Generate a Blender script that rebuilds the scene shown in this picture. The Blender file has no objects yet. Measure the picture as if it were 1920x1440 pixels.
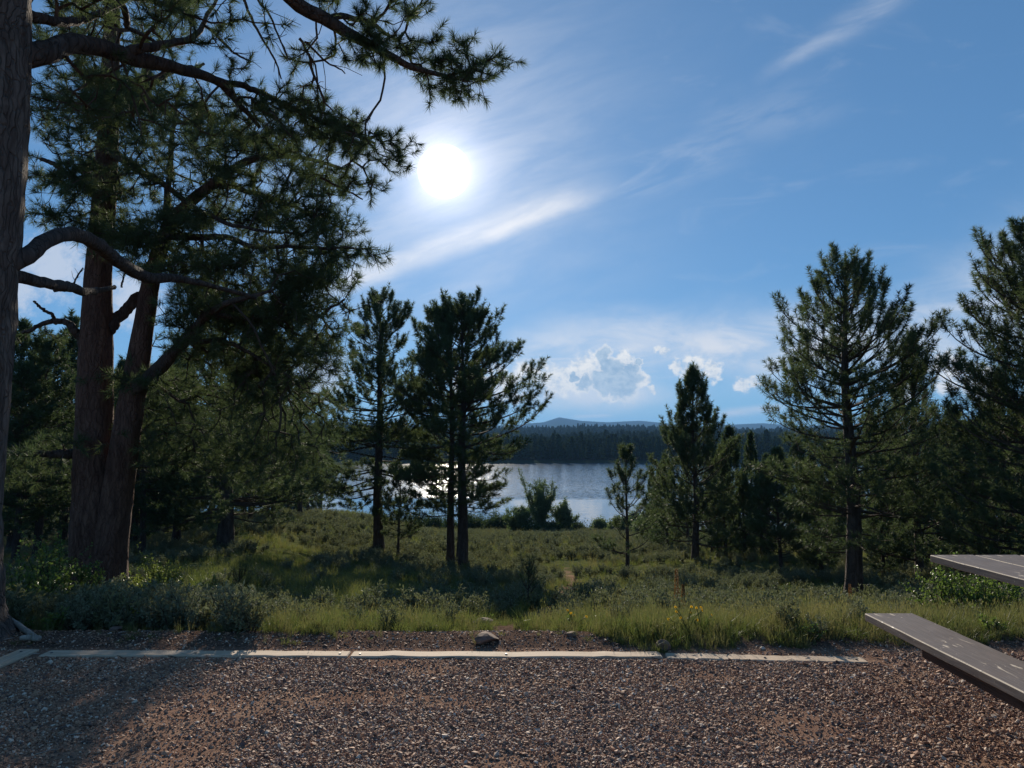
import bpy, bmesh, math, random
import numpy as np
from mathutils import Vector, Matrix, Quaternion

# ------------------------------------------------------------------ camera, light, exposure
scene = bpy.context.scene
COL = scene.collection
FPX = 1397.0                      # focal length in photo pixels (1920 wide)
PITCH = math.atan(100.0 / FPX)    # horizon lies 100 px under the middle
CZ = 1.45
cp, sp = math.cos(PITCH), math.sin(PITCH)

cam_d = bpy.data.cameras.new('camera')
cam_d.sensor_width = 36.0
cam_d.lens = 36.0 * FPX / 1920.0
cam_d.clip_start = 0.05
cam_d.clip_end = 40000
cam = bpy.data.objects.new('camera', cam_d)
COL.objects.link(cam)
cam.location = (0, 0, CZ)
cam.rotation_euler = (math.radians(90) + PITCH, 0, 0)
scene.camera = cam

SKY_STRENGTH = 0.085
SUN_STRENGTH = 5.0
EXPOSURE = 0.42
HAZE_DENSITY = 0.00008

def ray(px, py):
    u = (px - 960) / FPX; v = (720 - py) / FPX
    return np.array([u, cp - v * sp, sp + v * cp])

def P(px, py, d):
    r = ray(px, py)
    r = r * (d / r[1])
    return np.array([r[0], r[1], r[2] + CZ])

def uv(px, py):
    r = ray(px, py)
    return (r[0] / r[1], r[2] / r[1])

sd = ray(833, 322); sd = sd / np.linalg.norm(sd)
SUN_EL = math.asin(sd[2]); SUN_AZ = math.atan2(sd[0], sd[1])

scene.view_settings.view_transform = 'Standard'
scene.view_settings.look = 'None'
scene.view_settings.exposure = EXPOSURE
scene.view_settings.gamma = 1
scene.view_settings.use_curve_mapping = False
scene.cycles.max_bounces = 6
scene.cycles.diffuse_bounces = 3
scene.cycles.glossy_bounces = 2
scene.cycles.transmission_bounces = 3
scene.cycles.volume_bounces = 0
scene.cycles.sample_clamp_indirect = 4
scene.cycles.use_denoising = True

sun_d = bpy.data.lights.new('sun', 'SUN')
sun_d.energy = SUN_STRENGTH
sun_d.angle = math.radians(0.5)
sun_d.color = (1.0, 0.89, 0.73)
sun = bpy.data.objects.new('sun', sun_d)
COL.objects.link(sun)
sun.location = (-10, 100, 40)
sun.rotation_euler = Vector(sd).to_track_quat('Z', 'Y').to_euler()

# ------------------------------------------------------------------ small node language
class S:
    def __init__(s, nt, sock): s.nt = nt; s.k = sock
    def _m(s, op, *a):
        n = s.nt.nodes.new('ShaderNodeMath'); n.operation = op
        for i, x in enumerate((s,) + a):
            if isinstance(x, S): s.nt.links.new(x.k, n.inputs[i])
            else: n.inputs[i].default_value = float(x)
        return S(s.nt, n.outputs[0])
    def __add__(s, o): return s._m('ADD', o)
    __radd__ = __add__
    def __sub__(s, o): return s._m('SUBTRACT', o)
    def __rsub__(s, o): return (s * -1) + o
    def __mul__(s, o): return s._m('MULTIPLY', o)
    __rmul__ = __mul__
    def __truediv__(s, o): return s._m('DIVIDE', o)
    def __pow__(s, o): return s._m('POWER', o)
    def max(s, o): return s._m('MAXIMUM', o)
    def min(s, o): return s._m('MINIMUM', o)
    def abs(s): return s._m('ABSOLUTE')
    def sqrt(s): return s._m('SQRT')
    def exp(s): return s._m('EXPONENT')
    def clamp(s): return s.max(0).min(1)
    def ramp(s, a, b, smooth=True):
        n = s.nt.nodes.new('ShaderNodeMapRange')
        n.interpolation_type = 'SMOOTHSTEP' if smooth else 'LINEAR'
        s.nt.links.new(s.k, n.inputs['Value'])
        n.inputs['From Min'].default_value = a; n.inputs['From Max'].default_value = b
        n.inputs['To Min'].default_value = 0; n.inputs['To Max'].default_value = 1
        if b < a:
            n.inputs['From Min'].default_value = b; n.inputs['From Max'].default_value = a
            n.inputs['To Min'].default_value = 1; n.inputs['To Max'].default_value = 0
        return S(s.nt, n.outputs[0])

def link(nt, a, sock):
    if isinstance(a, S): nt.links.new(a.k, sock)
    elif isinstance(a, (tuple, list)):
        v = tuple(a)
        if len(sock.default_value) == 4 and len(v) == 3: v = v + (1,)
        sock.default_value = v
    else: sock.default_value = a

def mixc(nt, f, a, b, blend='MIX'):
    n = nt.nodes.new('ShaderNodeMix'); n.data_type = 'RGBA'; n.blend_type = blend
    n.clamp_factor = True
    link(nt, f, n.inputs[0]); link(nt, a, n.inputs[6]); link(nt, b, n.inputs[7])
    return S(nt, n.outputs[2])

def noise(nt, vec, scale, detail=4, rough=0.55, out=0, dist=0.0):
    n = nt.nodes.new('ShaderNodeTexNoise')
    if vec is not None: nt.links.new(vec.k, n.inputs['Vector'])
    n.inputs['Scale'].default_value = scale
    n.inputs['Detail'].default_value = detail
    n.inputs['Roughness'].default_value = rough
    n.inputs['Distortion'].default_value = dist
    return S(nt, n.outputs[out])

def combine(nt, x, y, z):
    n = nt.nodes.new('ShaderNodeCombineXYZ')
    for i, a in enumerate((x, y, z)): link(nt, a, n.inputs[i])
    return S(nt, n.outputs[0])

def separate(nt, v):
    n = nt.nodes.new('ShaderNodeSeparateXYZ'); nt.links.new(v.k, n.inputs[0])
    return [S(nt, n.outputs[i]) for i in range(3)]

def coord(nt, which='Object'):
    n = nt.nodes.new('ShaderNodeTexCoord'); return S(nt, n.outputs[which])

def worldpos(nt):
    n = nt.nodes.new('ShaderNodeNewGeometry'); return S(nt, n.outputs['Position'])

def scalev(nt, v, s):
    n = nt.nodes.new('ShaderNodeVectorMath'); n.operation = 'MULTIPLY'
    nt.links.new(v.k, n.inputs[0]); n.inputs[1].default_value = s
    return S(nt, n.outputs[0])

def material(name):
    m = bpy.data.materials.new(name); m.use_nodes = True
    nt = m.node_tree; nt.nodes.clear()
    out = nt.nodes.new('ShaderNodeOutputMaterial')
    return m, nt, out

def principled(nt, out, color, rough=0.8, normal=None, spec=0.3, metallic=0):
    b = nt.nodes.new('ShaderNodeBsdfPrincipled')
    link(nt, color, b.inputs['Base Color']); link(nt, rough, b.inputs['Roughness'])
    b.inputs['Specular IOR Level'].default_value = spec
    b.inputs['Metallic'].default_value = metallic
    if normal is not None: nt.links.new(normal.k, b.inputs['Normal'])
    if out is not None: nt.links.new(b.outputs[0], out.inputs['Surface'])
    return b

def bump(nt, h, strength=0.5, dist=0.02):
    n = nt.nodes.new('ShaderNodeBump')
    n.inputs['Strength'].default_value = strength; n.inputs['Distance'].default_value = dist
    nt.links.new(h.k, n.inputs['Height'])
    return S(nt, n.outputs[0])

# ------------------------------------------------------------------ world: sky, high cloud, cumulus, glare round the sun
world = bpy.data.worlds.new('World'); scene.world = world
world.use_nodes = True
world.cycles.sampling_method = 'NONE'
nt = world.node_tree; nt.nodes.clear()
wout = nt.nodes.new('ShaderNodeOutputWorld')
bg = nt.nodes.new('ShaderNodeBackground')
nt.links.new(bg.outputs[0], wout.inputs['Surface'])
sky = nt.nodes.new('ShaderNodeTexSky')
sky.sky_type = 'NISHITA'; sky.sun_disc = False
sky.sun_elevation = SUN_EL; sky.sun_rotation = SUN_AZ
sky.altitude = 2600; sky.air_density = 1.0; sky.dust_density = 0.15; sky.ozone_density = 2.2
N = coord(nt, 'Generated')
nx, ny, nz = separate(nt, N)
K = 1.0 / SKY_STRENGTH / 2 ** EXPOSURE       # cloud colours below are display values, scaled to the sky's own strength
def sc(c): return tuple(x * K for x in c)
base = S(nt, sky.outputs[0])
# flatten the sky's gradient the way the phone's exposure does
_r, _g, _b = separate(nt, base)
base = combine(nt, ((_r * SKY_STRENGTH * 0.62) ** 0.55) * (0.385 * K), ((_g * SKY_STRENGTH * 0.95) ** 0.55) * (0.580 * K), ((_b * SKY_STRENGTH * 1.22) ** 0.55) * (0.735 * K))
yy = ny.abs().max(0.08)
u = nx / yy; v = nz / yy
front = ny.ramp(0.0, 0.15)
# distance from the sun
dot = nt.nodes.new('ShaderNodeVectorMath'); dot.operation = 'DOT_PRODUCT'
nt.links.new(N.k, dot.inputs[0]); dot.inputs[1].default_value = tuple(sd)
ang = S(nt, dot.outputs['Value']).min(0.9999999)._m('ARCCOSINE') * (180 / math.pi)

def streak(a, b, w, soft=0.35, grow=0.0, wob=0.0, skew=1.0):
    (ax, ay), (bx, by) = uv(*a), uv(*b)
    L = math.hypot(bx - ax, by - ay); tx, ty = (bx - ax) / L, (by - ay) / L
    s = (u - ax) * tx + (v - ay) * ty
    t = (v - ay) * tx - (u - ax) * ty
    W = w / FPX
    if wob: t = t + (mid - 0.5) * (wob / FPX)
    width = (s / L).clamp() * (grow * W) + W
    if skew != 1.0: width = width * (t.ramp(-W * .3, W * .3) * (skew - 1) + 1)   # softer on the upper side
    q = (t / width)
    g = (q * q * -1.0).exp()
    ends = (s / L).ramp(-0.05, soft) * (s / L).ramp(1.1, 1.0 - soft)
    return g * ends

def stretched(angle_from, angle_to, sx, sy, sc_, detail=6, rough=0.6, dist=0.0, z=0.0):
    (ax, ay), (bx, by) = uv(*angle_from), uv(*angle_to)
    th = math.atan2(by - ay, bx - ax)
    s = u * math.cos(th) + v * math.sin(th)
    t = v * math.cos(th) - u * math.sin(th)
    return noise(nt, combine(nt, s * sx, t * sy, z), sc_, detail, rough, 0, dist)

fib = stretched((640, 530), (1080, 380), 1.0, 4.0, 5.5, 5, 0.62, 0.4)
fib2 = stretched((960, 700), (1600, 640), 1.0, 2.6, 7.0, 5, 0.62, 0.7, 3.0)
mid = noise(nt, combine(nt, u, v * 1.5, 7.0), 11.0, 5, 0.6)
puff = noise(nt, combine(nt, u, v * 1.15, 9.0), 60.0, 5, 0.68)
def remap(n, lo, hi): return n.ramp(lo, hi)

# high thin veil
a1 = streak((560, 572), (1150, 350), 17, 0.25, 0.2, 26, 1.9)
a2 = streak((1000, 400), (1420, 250), 26, 0.4, 0.8, 60)
a3 = streak((1400, 165), (1760, -60), 12, 0.35, 1.6, 40)
a4 = streak((1250, 250), (1600, 190), 40, 0.4, 0.5, 60)
a5 = streak((660, 560), (1060, 512), 16, 0.3, 0.3, 30)
a6 = streak((880, 668), (1980, 632), 58, 0.22, 0.15, 70)
a7 = streak((1560, 700), (2100, 470), 62, 0.25, 0.9, 70)
a8 = streak((1060, 782), (1160, 778), 4.5, 0.3)
a9 = streak((1330, 778), (1480, 762), 8, 0.3, 0, 8)
a10 = streak((930, 738), (1290, 742), 32, 0.3, 0, 50)
a11 = streak((955, 675), (1125, 672), 5.5, 0.2, 0, 10)
a12 = streak((1190, 688), (1420, 674), 7, 0.3, 0, 18)
a13 = streak((600, 480), (760, 395), 40, .3, 0, 60)
fr = fib.ramp(0.34, 0.64); f2 = fib2.ramp(0.34, 0.64)
veil = (a1 * (fr * 0.45 + 0.55) * 0.97).max(a2 * fr * 0.30).max(a3 * (fr * 0.6 + 0.2) * 0.36).max(a4 * fr * 0.14)
veil = veil.max(a5 * fr * 0.25).max(a13 * fr * .3)
low = (a6 * (f2 * 0.62 + 0.42) * 0.95).max(a7 * (f2 * 0.55 + 0.38) * 0.80).max(a10 * (f2 * .4 + .6) * 0.85)
veil = veil.max(low).max(a8 * 0.6).max(a9 * (f2 * 0.6 + 0.4) * 0.8).max(a11 * (f2 * .4 + .6) * .85).max(a12 * (f2 * .7 + .3) * .75)
sunmilk = (ang * ang * (-1.0 / (11.0 * 11.0))).exp() * fib.ramp(0.25, 0.75) * 0.42
veil = (veil * front).max(sunmilk).max(fib2.ramp(0.5, 0.8) * 0.10 * nz.ramp(0.0, 0.15))
sky_c = mixc(nt, veil.clamp(), base, sc((0.74, 0.77, 0.83)))

wcol = noise(nt, combine(nt, u, v * 1.1, 4.0), 42.0, 5, 0.62, 1)
wr, wg, _w = separate(nt, wcol)
uw = u + (wr - 0.5) * (38 / FPX); vw = v + (wg - 0.5) * (38 / FPX)
def cumulus(blobs, jag=0.8):
    f = None
    for (px, py, r) in blobs:
        cx, cy = uv(px, py)
        d = ((uw - cx) * (uw - cx) + (vw - cy) * (vw - cy)).sqrt() / (r / FPX)
        g = 1.0 - d
        f = g if f is None else f.max(g)
    return f + (puff - 0.5) * jag * 2.0
# sunlit white cloud, then the shaded blue-grey tower standing before it
w1 = cumulus([(985, 708, 34), (1025, 712, 34), (1060, 706, 20), (960, 722, 34), (1100, 690, 30), (1120, 705, 24), (1085, 712, 26), (1060, 722, 24), (930, 725, 36), (880, 722, 34),
              (1170, 676, 22), (1140, 736, 22), (1205, 715, 14), (1165, 665, 14), (1150, 742, 12)], 1.1)
w2 = cumulus([(1300, 690, 24), (1335, 694, 20), (1270, 688, 14), (1250, 661, 11), (1390, 722, 17), (1412, 716, 13), (1235, 655, 9), (1222, 730, 8)], 1.0)
w3 = cumulus([(1780, 700, 40), (1840, 720, 36), (1700, 735, 26)], 0.9)
d1 = cumulus([(1131, 664, 17), (1138, 684, 22), (1152, 702, 34), (1180, 694, 20), (1130, 716, 30), (1168, 722, 34), (1096, 718, 18), (1190, 712, 18), (1076, 708, 10), (1196, 682, 9)], 0.6)
d2 = cumulus([(992, 722, 17), (1010, 730, 18), (1296, 690, 9), (970, 728, 16)], 1.0)
wm = w1.max(w2).max(w3)
wa = wm.ramp(-0.22, 0.50) * front * 0.95
shade = puff.ramp(0.30, 0.62)
wc = mixc(nt, shade, sc((0.50, 0.60, 0.72)), sc((0.92, 0.91, 0.88)))
sky_c = mixc(nt, wa, sky_c, wc)
da = d1.ramp(-0.2, 0.3) * front
rim = d1.ramp(0.02, 0.40)
dc = mixc(nt, rim, sc((0.84, 0.85, 0.85)), mixc(nt, puff.ramp(.32, .66) * .8 + mid.ramp(.35, .65) * .2, sc((0.27, 0.42, 0.60)), sc((0.50, 0.62, 0.74))))
sky_c = mixc(nt, da, sky_c, dc)
sky_c = mixc(nt, d2.ramp(0.0, 0.3) * front * 0.8, sky_c, sc((0.32, 0.47, 0.64)))
w4 = cumulus([(600, 700, 60), (520, 720, 50), (100, 500, 70), (250, 560, 60), (20, 540, 60)], 0.8)
sky_c = mixc(nt, w4.ramp(-0.3, 0.7) * front * 0.7, sky_c, sc((0.66, 0.70, 0.78)))
# the glare round the sun (over cloud too)
disc = ang.ramp(2.0, 1.7)
halo = (ang * (-1 / 1.1)).exp() * 2.1 + (ang * (-1 / 4.5)).exp() * 0.40
m1 = nt.nodes.new('ShaderNodeVectorMath'); m1.operation = 'SCALE'
m1.inputs[0].default_value = sc((1.0, 0.93, 0.90)); nt.links.new(halo.k, m1.inputs['Scale'])
halo2 = (ang * (-1 / 14.0)).exp() * 0.13
m2 = nt.nodes.new('ShaderNodeVectorMath'); m2.operation = 'SCALE'
m2.inputs[0].default_value = sc((1.0, 0.98, 1.0)); nt.links.new(halo2.k, m2.inputs['Scale'])
addn = nt.nodes.new('ShaderNodeVectorMath'); addn.operation = 'ADD'
nt.links.new(sky_c.k, addn.inputs[0]); nt.links.new(m1.outputs[0], addn.inputs[1])
add2 = nt.nodes.new('ShaderNodeVectorMath'); add2.operation = 'ADD'
nt.links.new(addn.outputs[0], add2.inputs[0]); nt.links.new(m2.outputs[0], add2.inputs[1])
final = mixc(nt, disc, S(nt, add2.outputs[0]), sc((3.0, 2.9, 2.7)))
nt.links.new(final.k, bg.inputs['Color'])
bg.inputs['Strength'].default_value = SKY_STRENGTH

# ------------------------------------------------------------------ helpers for objects
def tag(o, label=None, cat=None, group=None, kind=None):
    if label: o['label'] = label
    if cat: o['category'] = cat
    if group: o['group'] = group
    if kind: o['kind'] = kind
    return o

def mesh_np(name, verts, faces=None, mats=(), mat_idx=None, smooth=False, loops=None, starts=None):
    """faces: (n,k) array, or list of such arrays; returns mesh"""
    me = bpy.data.meshes.new(name)
    verts = np.asarray(verts, dtype=np.float32).reshape(-1, 3)
    if not isinstance(faces, list): faces = [faces]
    faces = [np.asarray(f, dtype=np.int32) for f in faces if f is not None and len(f)]
    lv = np.concatenate([f.ravel() for f in faces]); tot = np.concatenate([np.full(len(f), f.shape[1], dtype=np.int32) for f in faces])
    st = np.concatenate([[0], np.cumsum(tot)[:-1]]).astype(np.int32)
    me.vertices.add(len(verts)); me.vertices.foreach_set('co', verts.ravel())
    me.loops.add(len(lv)); me.loops.foreach_set('vertex_index', lv)
    me.polygons.add(len(tot)); me.polygons.foreach_set('loop_start', st)
    try: me.polygons.foreach_set('loop_total', tot)
    except Exception: pass
    for m in mats: me.materials.append(m)
    if mat_idx is not None: me.polygons.foreach_set('material_index', np.asarray(mat_idx, dtype=np.int32))
    me.polygons.foreach_set('use_smooth', np.full(len(tot), smooth, dtype=bool))
    me.update(calc_edges=True)
    return me

def link_obj(name, me, parent=None, loc=None):
    o = bpy.data.objects.new(name, me); COL.objects.link(o)
    if parent is not None: o.parent = parent
    if loc is not None: o.location = loc
    return o

def empty(name, loc, rz=0.0):
    o = bpy.data.objects.new(name, None); COL.objects.link(o)
    o.location = loc; o.rotation_euler = (0, 0, rz); o.empty_display_size = 0.2
    return o

def copy_tree(o, parent=None):
    c = o.copy(); COL.objects.link(c); c.parent = parent
    for ch in o.children:
        copy_tree(ch, c)
    return c

def norm(a):
    a = np.asarray(a, float)
    n = np.linalg.norm(a, axis=-1, keepdims=True); n[n == 0] = 1
    return a / n

def frames(d):
    d = norm(d)
    ref = np.where(np.abs(d[:, 2:3]) < 0.9, np.array([[0, 0, 1.0]]), np.array([[1.0, 0, 0]]))
    a = norm(np.cross(d, ref)); b = np.cross(d, a)
    return a, b

def spline(pts, n=40, jitter=0.0, rng=None):
    """Catmull-Rom through rows of (x,y,z,r)"""
    p = np.asarray(pts, float)
    ext = np.vstack([2 * p[0] - p[1], p, 2 * p[-1] - p[-2]])
    k = len(p) - 1
    t = np.linspace(0, k - 1e-6, n); i = t.astype(int); f = (t - i)[:, None]
    p0, p1, p2, p3 = ext[i], ext[i + 1], ext[i + 2], ext[i + 3]
    q = 0.5 * (2 * p1 + (-p0 + p2) * f + (2 * p0 - 5 * p1 + 4 * p2 - p3) * f * f + (-p0 + 3 * p1 - 3 * p2 + p3) * f ** 3)
    q[:, 3] = np.maximum(q[:, 3], 0.003)
    return q

def tube(q, sides=12, rough=0.0, rng=None, flute=0.0, cap=True):
    """q rows (x,y,z,r) -> verts, quads"""
    q = np.asarray(q, float); n = len(q)
    d = np.gradient(q[:, :3], axis=0)
    a, b = frames(d)
    for i in range(1, n):                  # keep frames from twisting
        dd = d[i] / (np.linalg.norm(d[i]) + 1e-9)
        ai = a[i - 1] - dd * np.dot(a[i - 1], dd); ai /= np.linalg.norm(ai) + 1e-9
        a[i] = ai; b[i] = np.cross(dd, ai)
    th = np.linspace(0, 2 * np.pi, sides, endpoint=False)
    r = np.repeat(q[:, 3:4], sides, 1)
    if rough and rng is not None:
        k = 1 + rough * rng.standard_normal((n, sides)); r = r * k
    if flute: r = r * (1 + flute * np.sin(th * 5 + 1)[None] + flute * .7 * np.sin(th * 3 + 2)[None])
    v = q[:, None, :3] + r[..., None] * (np.cos(th)[None, :, None] * a[:, None] + np.sin(th)[None, :, None] * b[:, None])
    v = v.reshape(-1, 3)
    i = np.arange(n - 1)[:, None] * sides; j = np.arange(sides)[None]; j2 = (j + 1) % sides
    f = np.stack([i + j, i + j2, i + sides + j2, i + sides + j], -1).reshape(-1, 4)
    if cap:
        v = np.vstack([v, q[-1, :3]])
        base = (n - 1) * sides
        tri = np.stack([base + j[0], base + j2[0], np.full(sides, n * sides)], -1)
        return v, f, tri
    return v, f, None

def tube_mesh(name, q, mat, sides=12, rough=0.0, rng=None, flute=0.0, smooth=True):
    v, f, t = tube(q, sides, rough, rng, flute)
    return mesh_np(name, v, [f, t], [mat], smooth=smooth)

def prisms(a, b, ra, rb, sides=3):
    """separate tapered prisms for many segments; returns verts, quads"""
    a = np.asarray(a, float); b = np.asarray(b, float)
    x, y = frames(b - a + 1e-9)
    th = np.linspace(0, 2 * np.pi, sides, endpoint=False)
    ring = np.cos(th)[None, :, None] * x[:, None] + np.sin(th)[None, :, None] * y[:, None]
    va = a[:, None] + ring * np.asarray(ra)[:, None, None]; vb = b[:, None] + ring * np.asarray(rb)[:, None, None]
    v = np.concatenate([va, vb], 1).reshape(-1, 3)
    n = len(a); o = (np.arange(n) * sides * 2)[:, None]; j = np.arange(sides)[None]; j2 = (j + 1) % sides
    f = np.stack([o + j, o + j2, o + sides + j2, o + sides + j], -1).reshape(-1, 4)
    return v, f

def needles(pos, dirs, lens, per, nl, w, rng, spread=(28, 78)):
    """bottle-brush shoots: pos (n,3) start, dirs, lens; returns verts, tris"""
    n = len(pos); d = norm(dirs); a, b = frames(d)
    t = rng.random((n, per)) ** 0.75
    ph = rng.random((n, per)) * 2 * np.pi
    s0, s1 = np.radians(spread[0]), np.radians(spread[1])
    al = s1 + (s0 - s1) * t + rng.normal(0, .16, (n, per))
    base = pos[:, None] + d[:, None] * (lens[:, None] * t)[..., None]
    rad = np.cos(ph)[..., None] * a[:, None] + np.sin(ph)[..., None] * b[:, None]
    nd = np.cos(al)[..., None] * d[:, None] + np.sin(al)[..., None] * rad
    nd[..., 2] -= 0.05
    L = nl * (0.75 + 0.5 * rng.random((n, per)))[..., None]
    side = norm(np.cross(nd, rng.normal(size=(n, per, 3)))) * (w * 0.5)
    v = np.stack([base - side, base + side, base + nd * L + side * .35], 2).reshape(-1, 3)
    f = np.arange(n * per * 3).reshape(-1, 3)
    return v, f

# ------------------------------------------------------------------ materials
def rand_info(nt):
    n = nt.nodes.new('ShaderNodeObjectInfo'); return S(nt, n.outputs['Random'])

def leafy(name, c1, c2, c3=None, trans=0.3, rough=0.55, nscale=1.2, spec=0.35, gain=None):
    m, nt, out = material(name)
    pos = worldpos(nt)
    n1 = noise(nt, pos, nscale, 3).ramp(0.35, 0.65)
    n2 = noise(nt, pos, nscale * 14, 2).ramp(0.3, 0.7)
    c = mixc(nt, n1 * 0.55 + n2 * 0.45, c1, c2)
    if c3 is not None:
        r = rand_info(nt); c = mixc(nt, r.ramp(0.55, 1.0) * 0.8, c, c3)
    b = principled(nt, None, c, rough, None, spec)
    tr = nt.nodes.new('ShaderNodeBsdfTranslucent')
    tc = mixc(nt, 1.0, c, (1.15, 1.2, 0.85), 'MULTIPLY'); nt.links.new(tc.k, tr.inputs['Color'])
    mx = nt.nodes.new('ShaderNodeMixShader'); mx.inputs[0].default_value = trans
    nt.links.new(b.outputs[0], mx.inputs[1]); nt.links.new(tr.outputs[0], mx.inputs[2])
    nt.links.new(mx.outputs[0], out.inputs['Surface'])
    return m

M_needle = leafy('pine_needles', (0.055, 0.082, 0.046), (0.095, 0.12, 0.058), None, 0.42, 0.62, 1.5, 0.18)
M_needle_dark = leafy('pine_needles_dark', (0.045, 0.070, 0.040), (0.080, 0.108, 0.052), None, 0.36, 0.65, 0.8, 0.15)
M_needle_brown = leafy('dry_needles', (0.10, 0.055, 0.025), (0.05, 0.06, 0.025), None, 0.2, 0.6, 2.0)
M_far = leafy('far_conifer_foliage', (0.030, 0.048, 0.026), (0.052, 0.074, 0.034), (0.075, 0.095, 0.045), 0.10, 0.9, 0.05, 0.0)
M_grass = leafy('green_grass', (0.085, 0.115, 0.036), (0.15, 0.165, 0.055), (0.20, 0.185, 0.08), 0.42, 0.5, 0.35, 0.3)
M_drygrass = leafy('seeding_grass', (0.13, 0.13, 0.055), (0.19, 0.165, 0.085), (0.10, 0.125, 0.05), 0.42, 0.5, 0.6, 0.3)
M_sage = leafy('sagebrush_leaves', (0.13, 0.15, 0.095), (0.20, 0.21, 0.135), (0.17, 0.175, 0.085), 0.25, 0.7, 0.5, 0.25)
M_shrub = leafy('shrub_leaves', (0.075, 0.125, 0.032), (0.14, 0.19, 0.05), (0.19, 0.22, 0.06), 0.45, 0.42, 2.0, 0.5)
M_shorebush = leafy('dark_shore_leaves', (0.04, 0.065, 0.03), (0.07, 0.10, 0.04), (0.09, 0.12, 0.045), 0.25, 0.7, 0.8, 0.1)
M_willow = leafy('willow_leaves', (0.075, 0.11, 0.050), (0.12, 0.155, 0.07), (0.10, 0.14, 0.055), 0.4, 0.5, 0.8, 0.4)

def bark_mat(name, c1, c2, vs=7.0, bumpd=0.03, st=0.9):
    m, nt, out = material(name)
    o = coord(nt, 'Object')
    s = scalev(nt, o, (1, 1, 0.22))
    n1 = noise(nt, s, vs, 6, 0.65, 0, 0.8); n2 = noise(nt, s, vs * 4, 4, 0.6)
    vor = nt.nodes.new('ShaderNodeTexVoronoi'); vor.feature = 'DISTANCE_TO_EDGE'
    vor.inputs['Scale'].default_value = vs * 1.6
    w = noise(nt, o, 3.0, 3, 0.5, 1)
    ad = nt.nodes.new('ShaderNodeVectorMath'); ad.operation = 'ADD'
    nt.links.new(s.k, ad.inputs[0])
    w2 = scalev(nt, w, (0.25, 0.25, 0.1)); nt.links.new(w2.k, ad.inputs[1])
    nt.links.new(ad.outputs[0], vor.inputs['Vector'])
    e = S(nt, vor.outputs['Distance']).ramp(0.0, 0.12)
    c = mixc(nt, n1.ramp(0.35, 0.68), c1, c2)
    c = mixc(nt, (e * -0.45 + 0.45) * n2.ramp(.4, .6), c, (c1[0] * .35, c1[1] * .35, c1[2] * .35))
    h = e * 0.7 + n2 * 0.4
    principled(nt, out, c, 0.9, bump(nt, h, st, bumpd), 0.15)
    return m
M_bark = bark_mat('ponderosa_bark', (0.085, 0.045, 0.034), (0.16, 0.09, 0.066), 10.0, 0.02)
M_bark_dark = bark_mat('dark_pine_bark', (0.055, 0.040, 0.034), (0.11, 0.082, 0.07), 9.0, 0.02)
M_bark_grey = bark_mat('weathered_grey_bark', (0.085, 0.062, 0.052), (0.17, 0.135, 0.115), 12.0, 0.02)
M_twig = bark_mat('twig_bark', (0.060, 0.042, 0.034), (0.11, 0.08, 0.06), 14.0, 0.01, 0.4)

# ground: soil, dirt, meadow by attribute
m, nt, out = material('ground_soil'); M_ground = m
pos = worldpos(nt)
at = nt.nodes.new('ShaderNodeAttribute'); at.attribute_name = 'bare'; bare = S(nt, at.outputs['Fac'])
at2 = nt.nodes.new('ShaderNodeAttribute'); at2.attribute_name = 'far'; far = S(nt, at2.outputs['Fac'])
at3 = nt.nodes.new('ShaderNodeAttribute'); at3.attribute_name = 'tan'; tan_ = S(nt, at3.outputs['Fac'])
nA = noise(nt, pos, 0.25, 6); nB = noise(nt, pos, 3.0, 6, 0.65); nC = noise(nt, pos, 38.0, 5, 0.7); nD = noise(nt, pos, 160.0, 3, 0.7)
dirt = mixc(nt, nB.ramp(0.3, 0.7), (0.225, 0.13, 0.09), (0.37, 0.235, 0.16))
dirt = mixc(nt, noise(nt, pos, 0.9, 4).ramp(0.5, 0.72) * 0.55, dirt, (0.29, 0.165, 0.115))
dirt = mixc(nt, nC.ramp(0.45, 0.7) * 0.5, dirt, (0.13, 0.09, 0.072))
dirt = mixc(nt, nD.ramp(0.52, 0.66) * 0.5, dirt, (0.36, 0.29, 0.23))
mead = mixc(nt, nB.ramp(0.3, 0.7), (0.055, 0.072, 0.028), (0.11, 0.115, 0.05))
mead = mixc(nt, nA.ramp(0.45, 0.7) * 0.6, mead, (0.14, 0.12, 0.07))
fz = mixc(nt, noise(nt, pos, 0.02, 6).ramp(0.35, 0.65), (0.016, 0.028, 0.022), (0.030, 0.042, 0.028))
fz = mixc(nt, tan_, fz, (0.23, 0.19, 0.11))
c = mixc(nt, bare, mead, dirt)
c = mixc(nt, far, c, fz)
bh = nC * 0.6 + nD * 0.25 + nB * 0.6
at4 = nt.nodes.new('ShaderNodeAttribute'); at4.attribute_name = 'duff'; duff = S(nt, at4.outputs['Fac'])
c = mixc(nt, duff * (nB.ramp(0.25, 0.6) * 0.5 + 0.5), c, mixc(nt, nC.ramp(.4, .65), (0.075, 0.05, 0.04), (0.17, 0.115, 0.085)))
gb = principled(nt, out, c, 1.0, bump(nt, bh, 0.8, 0.03), 0.0)

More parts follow.
